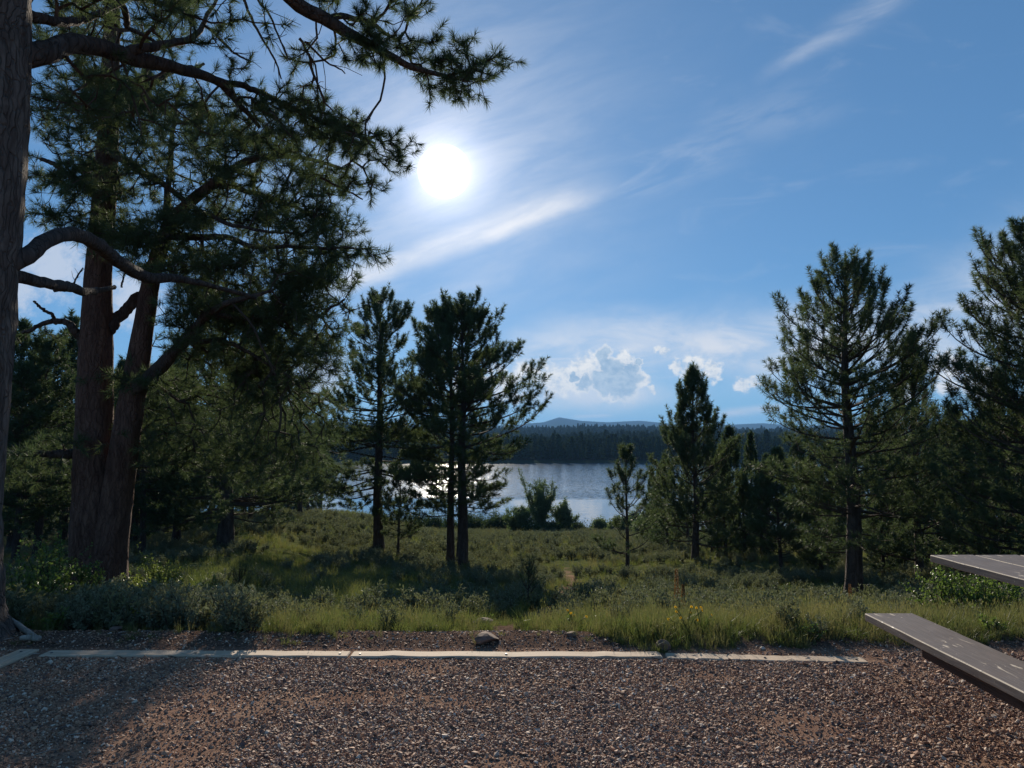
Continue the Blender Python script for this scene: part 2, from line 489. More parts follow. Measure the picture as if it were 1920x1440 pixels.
# lake water
m, nt, out = material('lake_water'); M_water = m
pos = worldpos(nt)
x_, y_, z_ = separate(nt, pos)
calm = y_.ramp(200, 182)                            # sheltered near shore
gust = noise(nt, scalev(nt, pos, (0.5, 2.2, 1)), 0.011, 4, 0.6).ramp(0.35, 0.6)
amp = (calm * -0.95 + 1.0) * (gust * 0.45 + 0.55)
na = noise(nt, scalev(nt, pos, (0.6, 1.0, 1)), 0.9, 3, 0.6, 1)
nb = noise(nt, scalev(nt, pos, (0.7, 1.0, 1)), 3.7, 2, 0.6, 1)
ax_, ay_, _a = separate(nt, na); bx_, by_, _b = separate(nt, nb)
nxs = ((ax_ - 0.5) * 0.42 + (bx_ - 0.5) * 0.32) * amp
nys = ((ay_ - 0.5) * 0.78 + (by_ - 0.5) * 0.56) * amp
nv = combine(nt, nxs, nys, 1.0)
vn = nt.nodes.new('ShaderNodeVectorMath'); vn.operation = 'NORMALIZE'; nt.links.new(nv.k, vn.inputs[0])
b = principled(nt, out, (0.035, 0.09, 0.15), calm * -0.07 + 0.12, S(nt, vn.outputs[0]), 0.5)
b.inputs['IOR'].default_value = 1.33

# weathered timber
def wood(name, c1, c2, scale=1.0, dirtamt=0.22):
    m, nt, out = material(name)
    o = coord(nt, 'Object')
    s = scalev(nt, o, (14, 0.6, 14))
    n1 = noise(nt, s, 6 * scale, 6, 0.65, 0, 0.5); n2 = noise(nt, o, 8, 5, 0.6); n3 = noise(nt, o, 60, 4, 0.7)
    c = mixc(nt, n1.ramp(0.35, 0.65), c1, c2)
    c = mixc(nt, n2.ramp(0.5, 0.75) * dirtamt, c, (0.10, 0.07, 0.05))
    c = mixc(nt, n3.ramp(0.62, 0.72) * dirtamt, c, (0.08, 0.05, 0.04))
    principled(nt, out, c, 0.8, bump(nt, n1 * 0.7 + n3 * 0.3, 0.5, 0.004), 0.25)
    return m
M_timber = wood('weathered_timber', (0.42, 0.31, 0.21), (0.60, 0.46, 0.33))
M_beam = wood('brown_stained_beam', (0.055, 0.032, 0.022), (0.10, 0.058, 0.04))

# worn grey-brown board paint: bare wood shows at the arrises and in gouges
m, nt, out = material('worn_board_paint'); M_board = m
o = coord(nt, 'Object')
ox, oy, oz = separate(nt, o)
aw = nt.nodes.new('ShaderNodeAttribute'); aw.attribute_name = 'arris'; arr = S(nt, aw.outputs['Fac'])
n1 = noise(nt, scalev(nt, o, (9, 0.5, 9)), 12, 6, 0.65); n2 = noise(nt, o, 5.0, 5, 0.6)
n4 = noise(nt, scalev(nt, o, (1.0, 1.0, 1)), 26, 4, 0.6)
grain = mixc(nt, n1.ramp(0.35, 0.65), (0.13, 0.105, 0.092), (0.20, 0.165, 0.145))
grain = mixc(nt, n2.ramp(0.45, 0.75) * 0.5, grain, (0.17, 0.13, 0.11))
gou = noise(nt, scalev(nt, o, (34, 7, 1)), 1.0, 5, 0.55, 0, 1.3)
clus = noise(nt, scalev(nt, o, (1.2, 1.0, 1)), 2.6, 2, 0.5)
gmask = gou.ramp(0.585, 0.615) * clus.ramp(0.50, 0.57)
wmask = (arr * n4.ramp(0.34, 0.44)).max(gmask)
c = mixc(nt, wmask, grain, (0.62, 0.52, 0.40))
spots = noise(nt, o, 90, 2, 0.5).ramp(0.70, 0.74)
c = mixc(nt, spots, c, (0.5, 0.42, 0.34))
principled(nt, out, c, wmask * 0.3 + 0.55, bump(nt, n1 * 0.5 + wmask * -0.8, 0.35, 0.003), 0.3)

m, nt, out = material('crushed_stone'); M_gravel = m
r = rand_info(nt); pos = worldpos(nt)
c = mixc(nt, r, (0.23, 0.112, 0.072), (0.52, 0.315, 0.20))
c = mixc(nt, r.ramp(0.82, 0.95), c, (0.68, 0.55, 0.43))
c = mixc(nt, r.ramp(0.2, 0.05), c, (0.11, 0.085, 0.08))
c = mixc(nt, noise(nt, pos, 120, 3).ramp(0.4, 0.7) * 0.4, c, (0.21, 0.115, 0.075))
principled(nt, out, c, 0.7, None, 0.15)

def flat_mat(name, col, rough=0.7, spec=0.3, var=0.35):
    m, nt, out = material(name)
    n = noise(nt, coord(nt, 'Object'), 22, 4)
    c = mixc(nt, n.ramp(0.3, 0.7) * var, col, tuple(x * 0.45 for x in col))
    principled(nt, out, c, rough, bump(nt, n, 0.4, 0.006), spec)
    return m
M_rock = flat_mat('red_brown_rock', (0.20, 0.13, 0.10), 0.85, 0.2, 0.7)
M_log = flat_mat('bleached_wood', (0.42, 0.36, 0.30), 0.85, 0.2, 0.6)
M_petal = leafy('yellow_petals', (0.72, 0.38, 0.015), (0.78, 0.46, 0.03), None, 0.4, 0.5, 20)
M_disk = flat_mat('flower_centre', (0.30, 0.16, 0.02))
M_pod = leafy('rusty_seed_pods', (0.16, 0.075, 0.03), (0.26, 0.13, 0.05), None, 0.3, 0.7, 20)
M_pale = leafy('pale_flower_heads', (0.40, 0.42, 0.30), (0.50, 0.50, 0.38), None, 0.3, 0.7, 20)
M_screw = flat_mat('dark_steel', (0.05, 0.05, 0.05), 0.5, 0.5)

# ------------------------------------------------------------------ terrain
D_ = np.array([6.5, 9, 13, 18, 26, 33, 45, 65, 90, 120.])
COLS = np.array([-500, 0, 200, 450, 640, 860, 1050, 1300, 1600, 1920, 2600.])
PYT = np.array([
    [1172, 1160, 1112, 1085, 1060, 1040, 1012, 990, 975, 955],
    [1172, 1160, 1112, 1085, 1060, 1040, 1012, 990, 975, 955],
    [1172, 1160, 1106, 1080, 1055, 1035, 1008, 985, 970, 952],
    [1174, 1164, 1130, 1092, 1048, 1010, 985, 966, 972, 965],
    [1175, 1168, 1140, 1108, 1068, 1040, 1000, 962, 972, 985],
    [1175, 1168, 1145, 1122, 1085, 1064, 1035, 1012, 1001, 993],
    [1175, 1168, 1148, 1125, 1090, 1064, 1036, 1010, 999, 992],
    [1175, 1168, 1150, 1126, 1086, 1056, 1034, 1016, 1004, 996],
    [1175, 1168, 1150, 1127, 1086, 1060, 1040, 1020, 1006, 997],
    [1175, 1165, 1146, 1112, 1080, 1060, 1040, 1016, 1000, 990],
    [1175, 1165, 1146, 1112, 1080, 1060, 1040, 1016, 1000, 990]], float)
def z_of_py(py, d):
    v = (720 - py) / FPX
    return CZ + d * (sp + v * cp) / (cp - v * sp)
ZT = z_of_py(PYT, D_[None])
LD = np.log(D_)

def vnoise(x, y, seed=0):
    """cheap smooth value noise"""
    xi = np.floor(x).astype(np.int64); yi = np.floor(y).astype(np.int64)
    fx = x - xi; fy = y - yi
    fx = fx * fx * (3 - 2 * fx); fy = fy * fy * (3 - 2 * fy)
    def h(a, b):
        n = (a * 374761393 + b * 668265263 + seed * 2147483647) & 0xffffffff
        n = ((n ^ (n >> 13)) * 1274126177) & 0xffffffff
        return ((n ^ (n >> 16)) & 0xffff) / 65535.0
    return (h(xi, yi) * (1 - fx) + h(xi + 1, yi) * fx) * (1 - fy) + (h(xi, yi + 1) * (1 - fx) + h(xi + 1, yi + 1) * fx) * fy

def fbm(x, y, seed=0, o=4):
    s = 0; a = 0.5
    for i in range(o):
        s = s + a * vnoise(x * 2 ** i, y * 2 ** i, seed + i); a *= 0.5
    return s

def smooth(a, b, x):
    t = np.clip((x - a) / (b - a), 0, 1); return t * t * (3 - 2 * t)

def ridge(px_list, py_list, d, u):
    """height of a ridge line at distance d as a function of direction"""
    z = z_of_py(np.asarray(py_list, float), d)
    return np.interp(960 + u * FPX, px_list, z)

LAKE = -14.0
def zfun(x, y):
    x = np.asarray(x, float); y = np.asarray(y, float)
    yy = np.maximum(y, 5.0)
    px = 960 + FPX * x / yy
    lc = np.clip(px, COLS[0], COLS[-1])
    ci = np.clip(np.searchsorted(COLS, lc) - 1, 0, len(COLS) - 2)
    cf = (lc - COLS[ci]) / (COLS[ci + 1] - COLS[ci]); cf = cf * cf * (3 - 2 * cf)
    ld = np.log(np.clip(yy, D_[0], D_[-1]))
    di = np.clip(np.searchsorted(LD, ld) - 1, 0, len(LD) - 2)
    df = (ld - LD[di]) / (LD[di + 1] - LD[di])
    z = (ZT[ci, di] * (1 - df) + ZT[ci, di + 1] * df) * (1 - cf) + (ZT[ci + 1, di] * (1 - df) + ZT[ci + 1, di + 1] * df) * cf
    z65 = z
    z = np.where(y < 6.5, z65 * smooth(5.5, 6.5, y), z)
    # low berm of dirt behind the timber
    berm = 0.022 * np.exp(-((y - 5.58) / 0.26) ** 2) * smooth(5.17, 5.35, y)
    z = z + berm * (0.6 + 0.8 * vnoise(x * 1.3, y * 0 + 3.0))
    rough = smooth(6, 14, y)
    z = z + rough * (fbm(x * 0.35, y * 0.35, 3) - 0.47) * 0.35 * (1 - smooth(100, 120, y))
    # beyond 120 m: low shore land, lake bed, hills
    land = LAKE + 1.3 + 1.6 * (fbm(x * 0.02, y * 0.02, 9) - 0.47) + 0.8 * (fbm(x * .1, y * .1, 4) - .47)
    z = z * (1 - smooth(100, 135, y)) + land * smooth(100, 135, y)
    shore_l = -80 + 22 * (fbm(y * 0.02, y * 0 + 1, 5) - 0.5) * 2 + 18 * (fbm(y * 0.09, y * 0 + 7, 6) - 0.5)
    shore_l = shore_l - 10 * np.exp(-((y - 235) / 30) ** 2) + 14 * np.exp(-((y - 300) / 22) ** 2)
    far_l = 447 + 16 * (fbm(x * 0.013, x * 0 + 2, 8) - 0.5) * 2
    near_l = 121 + 6 * (fbm(x * .05, x * 0 + 3, 12) - .5)
    inl = smooth(-7, 7, x - shore_l) * smooth(7, -7, y - far_l) * smooth(-7, 7, y - near_l) * smooth(8, -8, x - 420)
    z = z * (1 - inl) + (LAKE - 2.2) * inl
    # far hills
    u = x / yy
    h1 = ridge([-600, 300, 560, 700, 960, 1100, 1240, 1420, 1600, 1760, 1850, 2100, 3000], [850, 820, 812, 822, 838, 832, 829, 832, 828, 812, 802, 805, 820], 1000, u)
    h2 = ridge([-600, 200, 540, 700, 960, 1050, 1130, 1240, 1420, 1600, 2000, 3000], [790, 800, 800, 808, 812, 810, 808, 810, 815, 812, 808, 815], 2100, u)
    h3 = ridge([-1500, 0, 300, 430, 530, 600, 700, 860, 960, 1020, 1048, 1090, 1140, 1200, 1245, 1300, 1370, 1430, 1500, 1700, 2000, 3500],
               [765, 765, 765, 764, 772, 784, 795, 800, 798, 792, 783, 789, 792, 790, 794, 800, 797, 794, 799, 795, 790, 780], 8200, u)
    h2b = ridge([-600, 200, 540, 1200, 1300, 1500, 2000], [800, 810, 812, 818, 822, 818, 812], 3600, u)
    def hill(h, yc, wl, wr):
        w = np.where(y < yc, wl, wr)
        return (h - land) * np.exp(-((y - yc) / w) ** 2)
    n = fbm(x * .004, y * .004, 21) - 0.47
    zz = land + hill(h1, 1000, 260, 420) * (1 + n * 0.5) 
    zz = np.maximum(zz, land + hill(h2, 2100, 620, 700) * (1 + n * .25))
    zz = np.maximum(zz, land + hill(h2b, 3600, 800, 1400))
    zz = np.maximum(zz, land + hill(h3, 8200, 2300, 3000) * (1 + 0.10 * (fbm(x * .0012, y * .0012, 30) - 0.47)))
    k = smooth(455, 560, y)
    z = z * (1 - k) + zz * k
    return z

def zf(x, y): return float(zfun(np.array([x]), np.array([y]))[0])

TRAIL = np.array([[P(930, 1210, 1)[0] * 5.2, 5.2], [P(960, 1150, 1)[0] * 7, 7.0], [P(1010, 1150, 1)[0] * 9.5, 9.5], [P(1040, 1120, 1)[0] * 14, 14], [P(1052, 1100, 1)[0] * 19, 19], [P(1075, 1090, 1)[0] * 26, 26], [P(1060, 1070, 1)[0] * 34, 34]])
def trail_dist(x, y):
    x = np.asarray(x, float); y = np.asarray(y, float)
    best = np.full(x.shape, 1e9)
    for a, b in zip(TRAIL[:-1], TRAIL[1:]):
        ab = b - a; t = np.clip(((x - a[0]) * ab[0] + (y - a[1]) * ab[1]) / (ab @ ab), 0, 1)
        best = np.minimum(best, np.hypot(x - a[0] - t * ab[0], y - a[1] - t * ab[1]))
    return best

def edge_y(x):     # where the dirt ends and plants begin
    x = np.asarray(x, float)
    return 5.66 + 0.42 * (vnoise(x * 1.1, x * 0 + 2, 44) - 0.5) + 0.22 * (vnoise(x * 4.1, x * 0 + 5, 45) - 0.5) - 0.52 * smooth(-0.1, 1.3, x + 0.5 * (vnoise(x * 3.0, x * 0, 46) - .5)) + 0.6 * np.exp(-((x + 0.05) / 0.40) ** 2)

ys = np.concatenate([np.linspace(-60, -4, 8), np.linspace(-3, 4.7, 26), np.linspace(4.8, 7.5, 46), 7.5 * (14.0 / 7.5) ** np.linspace(0.02, 1, 50),
                     14 * (130 / 14) ** np.linspace(0.02, 1, 110), 130 * (700 / 130) ** np.linspace(0.015, 1, 90), 700 * (13500 / 700) ** np.linspace(0.02, 1, 90)])
s = np.linspace(-1, 1, 401)
xs = np.sinh(s * 7.6) / np.sinh(7.6) * 11500
X, Y = np.meshgrid(xs, ys)
Z = zfun(X, Y)
nyy, nxx = X.shape
verts = np.stack([X, Y, Z], -1).reshape(-1, 3)
i = np.arange(nyy - 1)[:, None] * nxx; j = np.arange(nxx - 1)[None]
faces = np.stack([i + j, i + j + 1, i + nxx + j + 1, i + nxx + j], -1).reshape(-1, 4)
me = mesh_np('ground', verts, faces, [M_ground], smooth=True)
bare_v = (1 - smooth(0.0, 0.35, Y - edge_y(X)))
td = trail_dist(X, Y)
bare_v = np.maximum(bare_v, (1 - smooth(0.12, 0.45, td + 0.5 * (vnoise(X * 2.2, Y * 2.2, 5) - .35))) * 0.9)
far_v = smooth(300, 500, Y)
tanm = smooth(0.55, 0.62, X / np.maximum(Y, 5)) * smooth(520, 600, Y) * (1 - smooth(980, 1040, Y))
tanm = np.maximum(tanm, np.exp(-((Z - (LAKE + 0.1)) / 0.2) ** 2) * smooth(100, 130, Y) * 0.12)
duff_v = smooth(5.17, 5.3, Y) * (1 - smooth(9, 14, Y))
for nm, arr_ in (('duff', duff_v), ('bare', bare_v), ('far', far_v), ('tan', tanm)):
    a_ = me.attributes.new(nm, 'FLOAT', 'POINT'); a_.data.foreach_set('value', arr_.ravel().astype(np.float32))
tag(link_obj('ground', me), kind='structure')

wv = [(-900, 60, LAKE), (1200, 60, LAKE), (1200, 560, LAKE), (-900, 560, LAKE)]
tag(link_obj('water', mesh_np('water', wv, np.array([[0, 1, 2, 3]]), [M_water])), kind='structure')

# ------------------------------------------------------------------ scatter (stuff only)
def proto_collection(name, meshes):
    c = bpy.data.collections.new(name)
    for k, me in enumerate(meshes):
        o = bpy.data.objects.new('%s_piece_%02d' % (name, k), me); c.objects.link(o)
    return c

def scatter(name, protos, pos, rot, scl, idx):
    c = proto_collection(name, protos)
    me = bpy.data.meshes.new(name)
    pos = np.asarray(pos, np.float32)
    me.vertices.add(len(pos)); me.vertices.foreach_set('co', pos.ravel())
    a = me.attributes.new('rot', 'FLOAT_VECTOR', 'POINT'); a.data.foreach_set('vector', np.asarray(rot, np.float32).ravel())
    scl = np.asarray(scl, np.float32)
    if scl.ndim == 1: scl = np.repeat(scl[:, None], 3, 1)
    a = me.attributes.new('scl', 'FLOAT_VECTOR', 'POINT'); a.data.foreach_set('vector', scl.ravel())
    a = me.attributes.new('pick', 'INT', 'POINT'); a.data.foreach_set('value', np.asarray(idx, np.int32))
    me.update()
    o = link_obj(name, me)
    ng = bpy.data.node_groups.new(name, 'GeometryNodeTree')
    ng.interface.new_socket('Geometry', in_out='INPUT', socket_type='NodeSocketGeometry')
    ng.interface.new_socket('Geometry', in_out='OUTPUT', socket_type='NodeSocketGeometry')
    gi = ng.nodes.new('NodeGroupInput'); go = ng.nodes.new('NodeGroupOutput')
    iop = ng.nodes.new('GeometryNodeInstanceOnPoints')
    ci = ng.nodes.new('GeometryNodeCollectionInfo'); ci.inputs['Collection'].default_value = c
    ci.inputs['Separate Children'].default_value = True; ci.inputs['Reset Children'].default_value = True
    ng.links.new(gi.outputs[0], iop.inputs['Points']); ng.links.new(ci.outputs[0], iop.inputs['Instance'])
    iop.inputs['Pick Instance'].default_value = True
    def na(nm, ty):
        n = ng.nodes.new('GeometryNodeInputNamedAttribute'); n.data_type = ty; n.inputs['Name'].default_value = nm
        return n.outputs['Attribute']
    ng.links.new(na('pick', 'INT'), iop.inputs['Instance Index'])
    ng.links.new(na('rot', 'FLOAT_VECTOR'), iop.inputs['Rotation'])
    ng.links.new(na('scl', 'FLOAT_VECTOR'), iop.inputs['Scale'])
    ng.links.new(iop.outputs[0], go.inputs[0])
    md = o.modifiers.new('scatter', 'NODES'); md.node_group = ng
    return o

# ------------------------------------------------------------------ pines
def pine_growth(H, base, R, seed, profile=None, e0=(0, 58), per=(4, 6), gap=0.42, sec_gap=0.26, dead=0, lean=0.0, curve=28, sparse=1.0, droop=0.0, shoot=0.16):
    rng = np.random.default_rng(seed)
    segs = []   # (a, b, ra, rb)
    sp_, sdir, slen = [], [], []
    limb_list = []
    def trunk_at(h):
        return np.array([lean * h + 0.04 * math.sin(h * 1.1 + seed), 0.04 * math.sin(h * .9 + 2 * seed), h])
    h = base
    while h < H - 0.25:
        t = (h - base) / (H - base)
        rad = R * (profile(t) if profile else min(1, 0.55 + 2.2 * t) * (1 - t) ** 0.75)
        n = rng.integers(per[0], per[1] + 1)
        ph0 = rng.random() * 6.28
        for k in range(n):
            if rng.random() > sparse: continue
            az = ph0 + k * 6.283 / n + rng.normal(0, 0.25)
            L = max(0.25, rad * rng.uniform(0.62, 1.12))
            e = math.radians(e0[0] + (e0[1] - e0[0]) * t ** 1.1 + rng.normal(0, 7))
            npt = max(4, int(L / 0.22))
            hh = h + rng.normal(0, gap * .2)
            p = trunk_at(hh); pts = [p]; d0 = None
            for q in range(npt):
                f = (q + 1) / npt
                ee = e - math.radians(droop) * math.sin(f * 3.14) + math.radians(curve) * f ** 1.6
                az += rng.normal(0, 0.07)
                d = np.array([math.cos(az) * math.cos(ee), math.sin(az) * math.cos(ee), math.sin(ee)])
                p = p + d * (L / npt); pts.append(p)
            pts = np.array(pts); r0 = 0.008 + 0.013 * L; rr = np.linspace(r0, 0.006, len(pts))
            segs.append((pts[:-1], pts[1:], rr[:-1], rr[1:]))
            dl = norm(np.diff(pts, axis=0))
            # side branchlets
            sdist = 0.22 * L + rng.random() * sec_gap; side = 1
            while sdist < L - 0.05:
                f = sdist / L; qi = min(npt - 1, int(f * npt)); pp = pts[qi] + (pts[qi + 1] - pts[qi]) * (f * npt - qi)
                for side in (1, -1):
                    if rng.random() > 0.86: continue
                    l2 = min(0.95, (L - sdist) * 0.55 + 0.10) * rng.uniform(0.6, 1.15)
                    dd = dl[qi]; a2 = math.atan2(dd[1], dd[0]) + side * math.radians(rng.uniform(32, 62))
                    e2 = math.asin(np.clip(dd[2], -1, 1)) + math.radians(rng.uniform(0, 26))
                    n2 = max(1, int(l2 / 0.17)); p2 = pp.copy(); prev = pp.copy()
                    for m_ in range(n2):
                        a2 += rng.normal(0, .12) - side * 0.05; e2 = min(1.25, e2 + math.radians(rng.uniform(0, 11)))
                        d2 = np.array([math.cos(a2) * math.cos(e2), math.sin(a2) * math.cos(e2), math.sin(e2)])
                        q2 = p2 + d2 * l2 / n2
                        segs.append((p2[None], q2[None], np.array([0.006]), np.array([0.005])))
                        if m_ >= n2 * 0.25:
                            if l2 > 0.3 and m_ < n2 - 1 and rng.random() < 0.8:
                                a3 = a2 + rng.choice([-1, 1]) * rng.uniform(.5, 1.0); e3 = e2 + rng.uniform(0, .5)
                                d3 = np.array([math.cos(a3) * math.cos(e3), math.sin(a3) * math.cos(e3), math.sin(e3)])
                                l3 = rng.uniform(.10, .20)
                                segs.append((q2[None], (q2 + d3 * l3)[None], np.array([0.005]), np.array([0.004])))
                                sp_.append(q2 + d3 * l3 * .5); sdir.append(d3); slen.append(shoot * rng.uniform(.7, 1.1))
                        p2 = q2
                    sp_.append(p2 - d2 * .05); sdir.append(d2 + np.array([0, 0, .2])); slen.append(shoot * rng.uniform(.8, 1.3))
                sdist += sec_gap * rng.uniform(.7, 1.3)
            sp_.append(pts[-1] - dl[-1] * .12); sdir.append(dl[-1] + np.array([0, 0, .15])); slen.append(shoot * 1.6)
            for q in range(2, len(pts) - 1):
                if rng.random() < 0.55 and q > 0.45 * len(pts):
                    sp_.append(pts[q]); sdir.append(dl[q - 1] + rng.normal(size=3) * .5 + np.array([0, 0, .3])); slen.append(shoot * rng.uniform(.7, 1.0))
            if t > 0.5 and L > 0.3:
                sp_.append(pts[-2] - dl[-1] * .1); sdir.append(dl[-1]); slen.append(shoot * 1.2)
        h += gap * rng.uniform(.75, 1.25) * (1 - 0.35 * t)
    top = trunk_at(H)
    for dz in (0.0, .12, .24): sp_.append(top - np.array([0, 0, .38 - dz])); sdir.append(np.array([0, 0, 1.])); slen.append(.2)
    for k in range(5):
        a_ = k * 1.257; d = np.array([math.cos(a_) * .55, math.sin(a_) * .55, .85])
        sp_.append(top - np.array([0, 0, .3])); sdir.append(d); slen.append(.2)
    # dead bare lower branches
    for k in range(dead):
        hh = base * rng.uniform(0.35, 1.0); az = rng.random() * 6.28; L = rng.uniform(.3, .9) * min(1, R * .6)
        p = trunk_at(hh); e = rng.uniform(-.35, .3); npt = 4
        for q in range(npt):
            e += rng.normal(0, .18); az += rng.normal(0, .2)
            d = np.array([math.cos(az) * math.cos(e), math.sin(az) * math.cos(e), math.sin(e)]); q2 = p + d * L / npt
            segs.append((p[None], q2[None], np.array([.012 * (1 - q / 5)]), np.array([.012 * (1 - (q + 1) / 5)]))); p = q2
    A = np.concatenate([s_[0] for s_ in segs]); B = np.concatenate([s_[1] for s_ in segs]); ra = np.concatenate([s_[2] for s_ in segs]); rb = np.concatenate([s_[3] for s_ in segs])
    return trunk_at, A, B, ra, rb, np.array(sp_), np.array(sdir), np.array(slen)

def crown_mesh(name, A, B, ra, rb, pos, dr, ln, per, nl, w, rng, needle=None, twig=None, spread=(28, 78)):
    v1, f1 = prisms(A, B, ra, rb, 3); v2, f2 = needles(pos, dr, ln, per, nl, w, rng, spread)
    v = np.vstack([v1, v2]); f2 = f2 + len(v1)
    mi = np.concatenate([np.zeros(len(f1)), np.ones(len(f2))])
    return mesh_np(name, v, [f1, f2], [twig or M_twig, needle or M_needle], mi)

def pine(H, base, R, seed, r0, per_n=26, nl=0.13, w=0.010, bark=None, needle=None, **kw):
    tr, A, B, ra, rb, pos, dr, ln = pine_growth(H, base, R, seed, **kw)
    rng = np.random.default_rng(seed + 99)
    n = 30; hs_ = np.linspace(-0.35, H, n)
    q = []
    for h in hs_:
        p = tr(max(h, 0)); f = max(h, 0) / H
        r = r0 * ((1 - f) ** 0.8 * 0.92 + 0.03) * (1 + 0.35 * math.exp(-max(h, 0) / 0.35))
        q.append((p[0], p[1], h, r))
    tm = tube_mesh('trunk', q, bark or M_bark_dark, 14, 0.03, rng)
    cm_ = crown_mesh('crown', A, B, ra, rb, pos, dr, ln, per_n, nl, w, rng, needle, None, (35, 98))
    root = empty('pine_tree', (0, 0, 0))
    link_obj('trunk', tm, root); link_obj('crown', cm_, root)
    return root

def place(root, px, d, rz=0.0, s=1.0, label='', group=None, dz=0.0):
    x = (px - 960) / FPX * d * 1.0
    x = P(px, 1050, d)[0]
    root.location = (x, d, zf(x, d) - 0.03 + dz); root.rotation_euler = (0, 0, rz); root.scale = (s, s, s)
    tag(root, label, 'tree', group)
    return root

def height_for(px, py_top, d):
    x = P(px, 1050, d)[0]
    return P(px, py_top, d)[2] - zf(x, d)

# the standing pines one can point to
H = height_for(1590, 488, 18)
def curve_of(*pairs):
    a_, b_ = zip(*pairs)
    return lambda t: float(np.interp(t, a_, b_))
prof_big = curve_of((0, .55), (.12, .8), (.3, .98), (.5, 1.0), (.62, .92), (.74, .62), (.85, .42), (.94, .26), (1, .12))
place(pine(H, 1.35, 2.55, 11, 0.21, 54, 0.130, 0.014, profile=prof_big, e0=(-4, 44), gap=0.33, sec_gap=0.28, per=(5, 7), curve=34, dead=8, droop=8, shoot=.21), 1600, 18, 0.6,
      label='tallest pine at right, clear dark trunk rising above the grass left of the picnic table')
H = height_for(708, 556, 36)
place(pine(H, 2.4, 3.7, 21, 0.27, 52, 0.18, 0.026, profile=curve_of((0, .8), (.15, 1.0), (.35, .95), (.5, .85), (.62, .6), (.8, .5), (.92, .36), (1, .2)), e0=(-10, 44), gap=0.46, sec_gap=0.36, per=(4, 6), curve=30, dead=9, sparse=.9, droop=10, shoot=.30), 708, 36, 1.0,
      label='tall slim pine standing alone left of the paired trunks, in front of the lake glitter')
H = height_for(868, 577, 33)
place(pine(H, 2.6, 4.3, 31, 0.27, 52, 0.18, 0.026, profile=curve_of((0, .55), (.14, .62), (.22, .9), (.35, 1.1), (.5, .98), (.65, .75), (.8, .5), (.92, .34), (1, .2)), e0=(-8, 44), gap=0.44, sec_gap=0.36, per=(4, 6), curve=30, dead=10, sparse=.9, droop=8, shoot=.30), 866, 33, 0.2,
      label='thicker right-hand trunk of the paired pines whose crown hangs over the lake glitter')
H = height_for(818, 590, 34)
place(pine(H, 2.8, 3.1, 41, 0.20, 50, 0.18, 0.026, e0=(-8, 44), gap=0.48, sec_gap=0.38, per=(4, 5), curve=30, dead=9, sparse=.88, shoot=.30, profile=curve_of((0, .6), (.2, .8), (.5, 1.0), (.75, .8), (.92, .5), (1, .25))), 845, 34.2, 2.2,
      label='thinner left-hand trunk of the paired pines in front of the lake glitter')
H = height_for(1174, 838, 28)
place(pine(H, .9, 1.55, 51, 0.085, 40, 0.16, 0.018, e0=(8, 58), gap=0.40, sec_gap=0.26, per=(3, 5), curve=40, sparse=.85, dead=3, profile=lambda t: (0.85 + .3 * t) * (1 - t) ** .6 + .05), 1176, 28, 0.4,
      label='small spindly young pine alone against the calm lake water')
H = height_for(1303, 704, 34)
place(pine(H, .9, 3.0, 61, 0.17, 50, 0.17, 0.025, e0=(0, 62), gap=0.42, sec_gap=0.38, per=(5, 6), curve=38, dead=4, shoot=.30, profile=lambda t: (0.9 + .3 * t if t < .3 else 1) * (1 - t) ** .85 + .12), 1305, 34, 0.9,
      label='dense cone-shaped young pine right of the small spindly one')
H = height_for(1462, 842, 27)
place(pine(H, .9, 1.8, 71, 0.08, 40, 0.16, 0.018, e0=(5, 58), gap=0.30, sec_gap=0.24, per=(5, 7), curve=34, dead=4), 1462, 27, 0.0,
      label='small bushy pine between the cone-shaped pine and the tallest pine at right')
H = height_for(1722, 630, 25)
place(pine(H, .8, 2.5, 81, 0.14, 44, 0.15, 0.018, shoot=.25, e0=(5, 60), gap=0.36, sec_gap=0.34, per=(5, 7), curve=36, dead=3, profile=lambda t: (1 - t) ** .95 + .10), 1722, 25, 0.5,
      label='narrow pointed pine just right of the tallest pine, above the picnic table tip')
H = height_for(2030, 425, 15)
place(pine(H, 0.5, 3.3, 91, 0.22, 50, 0.125, 0.013, e0=(0, 44), gap=0.28, sec_gap=0.27, per=(6, 8), curve=42, dead=8, droop=8, profile=lambda t: (1 - .45 * t) if t < .75 else (1 - t) * 2.4 + .06), 2010, 15, 0.0,
      label='wide near pine whose dark branches enter at the right edge of the photo')
H = height_for(420, 610, 30)
place(pine(H, 1.3, 4.0, 101, 0.34, 44, 0.16, 0.021, bark=M_bark_dark, e0=(-12, 48), gap=0.46, sec_gap=0.38, per=(5, 6), curve=26, dead=8, shoot=.28, profile=lambda t: [1.0, 1.1, 1.05, .9, .85, .7, .6, .45][min(7, int(t * 8))]), 420, 30, 0.3,
      label='broad dark pine with a short stout trunk behind and right of the double trunk')
H = height_for(748, 880, 35)
place(pine(H, 1.0, 1.8, 111, 0.07, 40, 0.17, 0.021, e0=(0, 50), gap=0.36, sec_gap=0.27, per=(4, 6), curve=30, dead=3, sparse=.8), 748, 35, 0.0,
      label='small thin pine standing between the tall slim pine and the paired trunks')

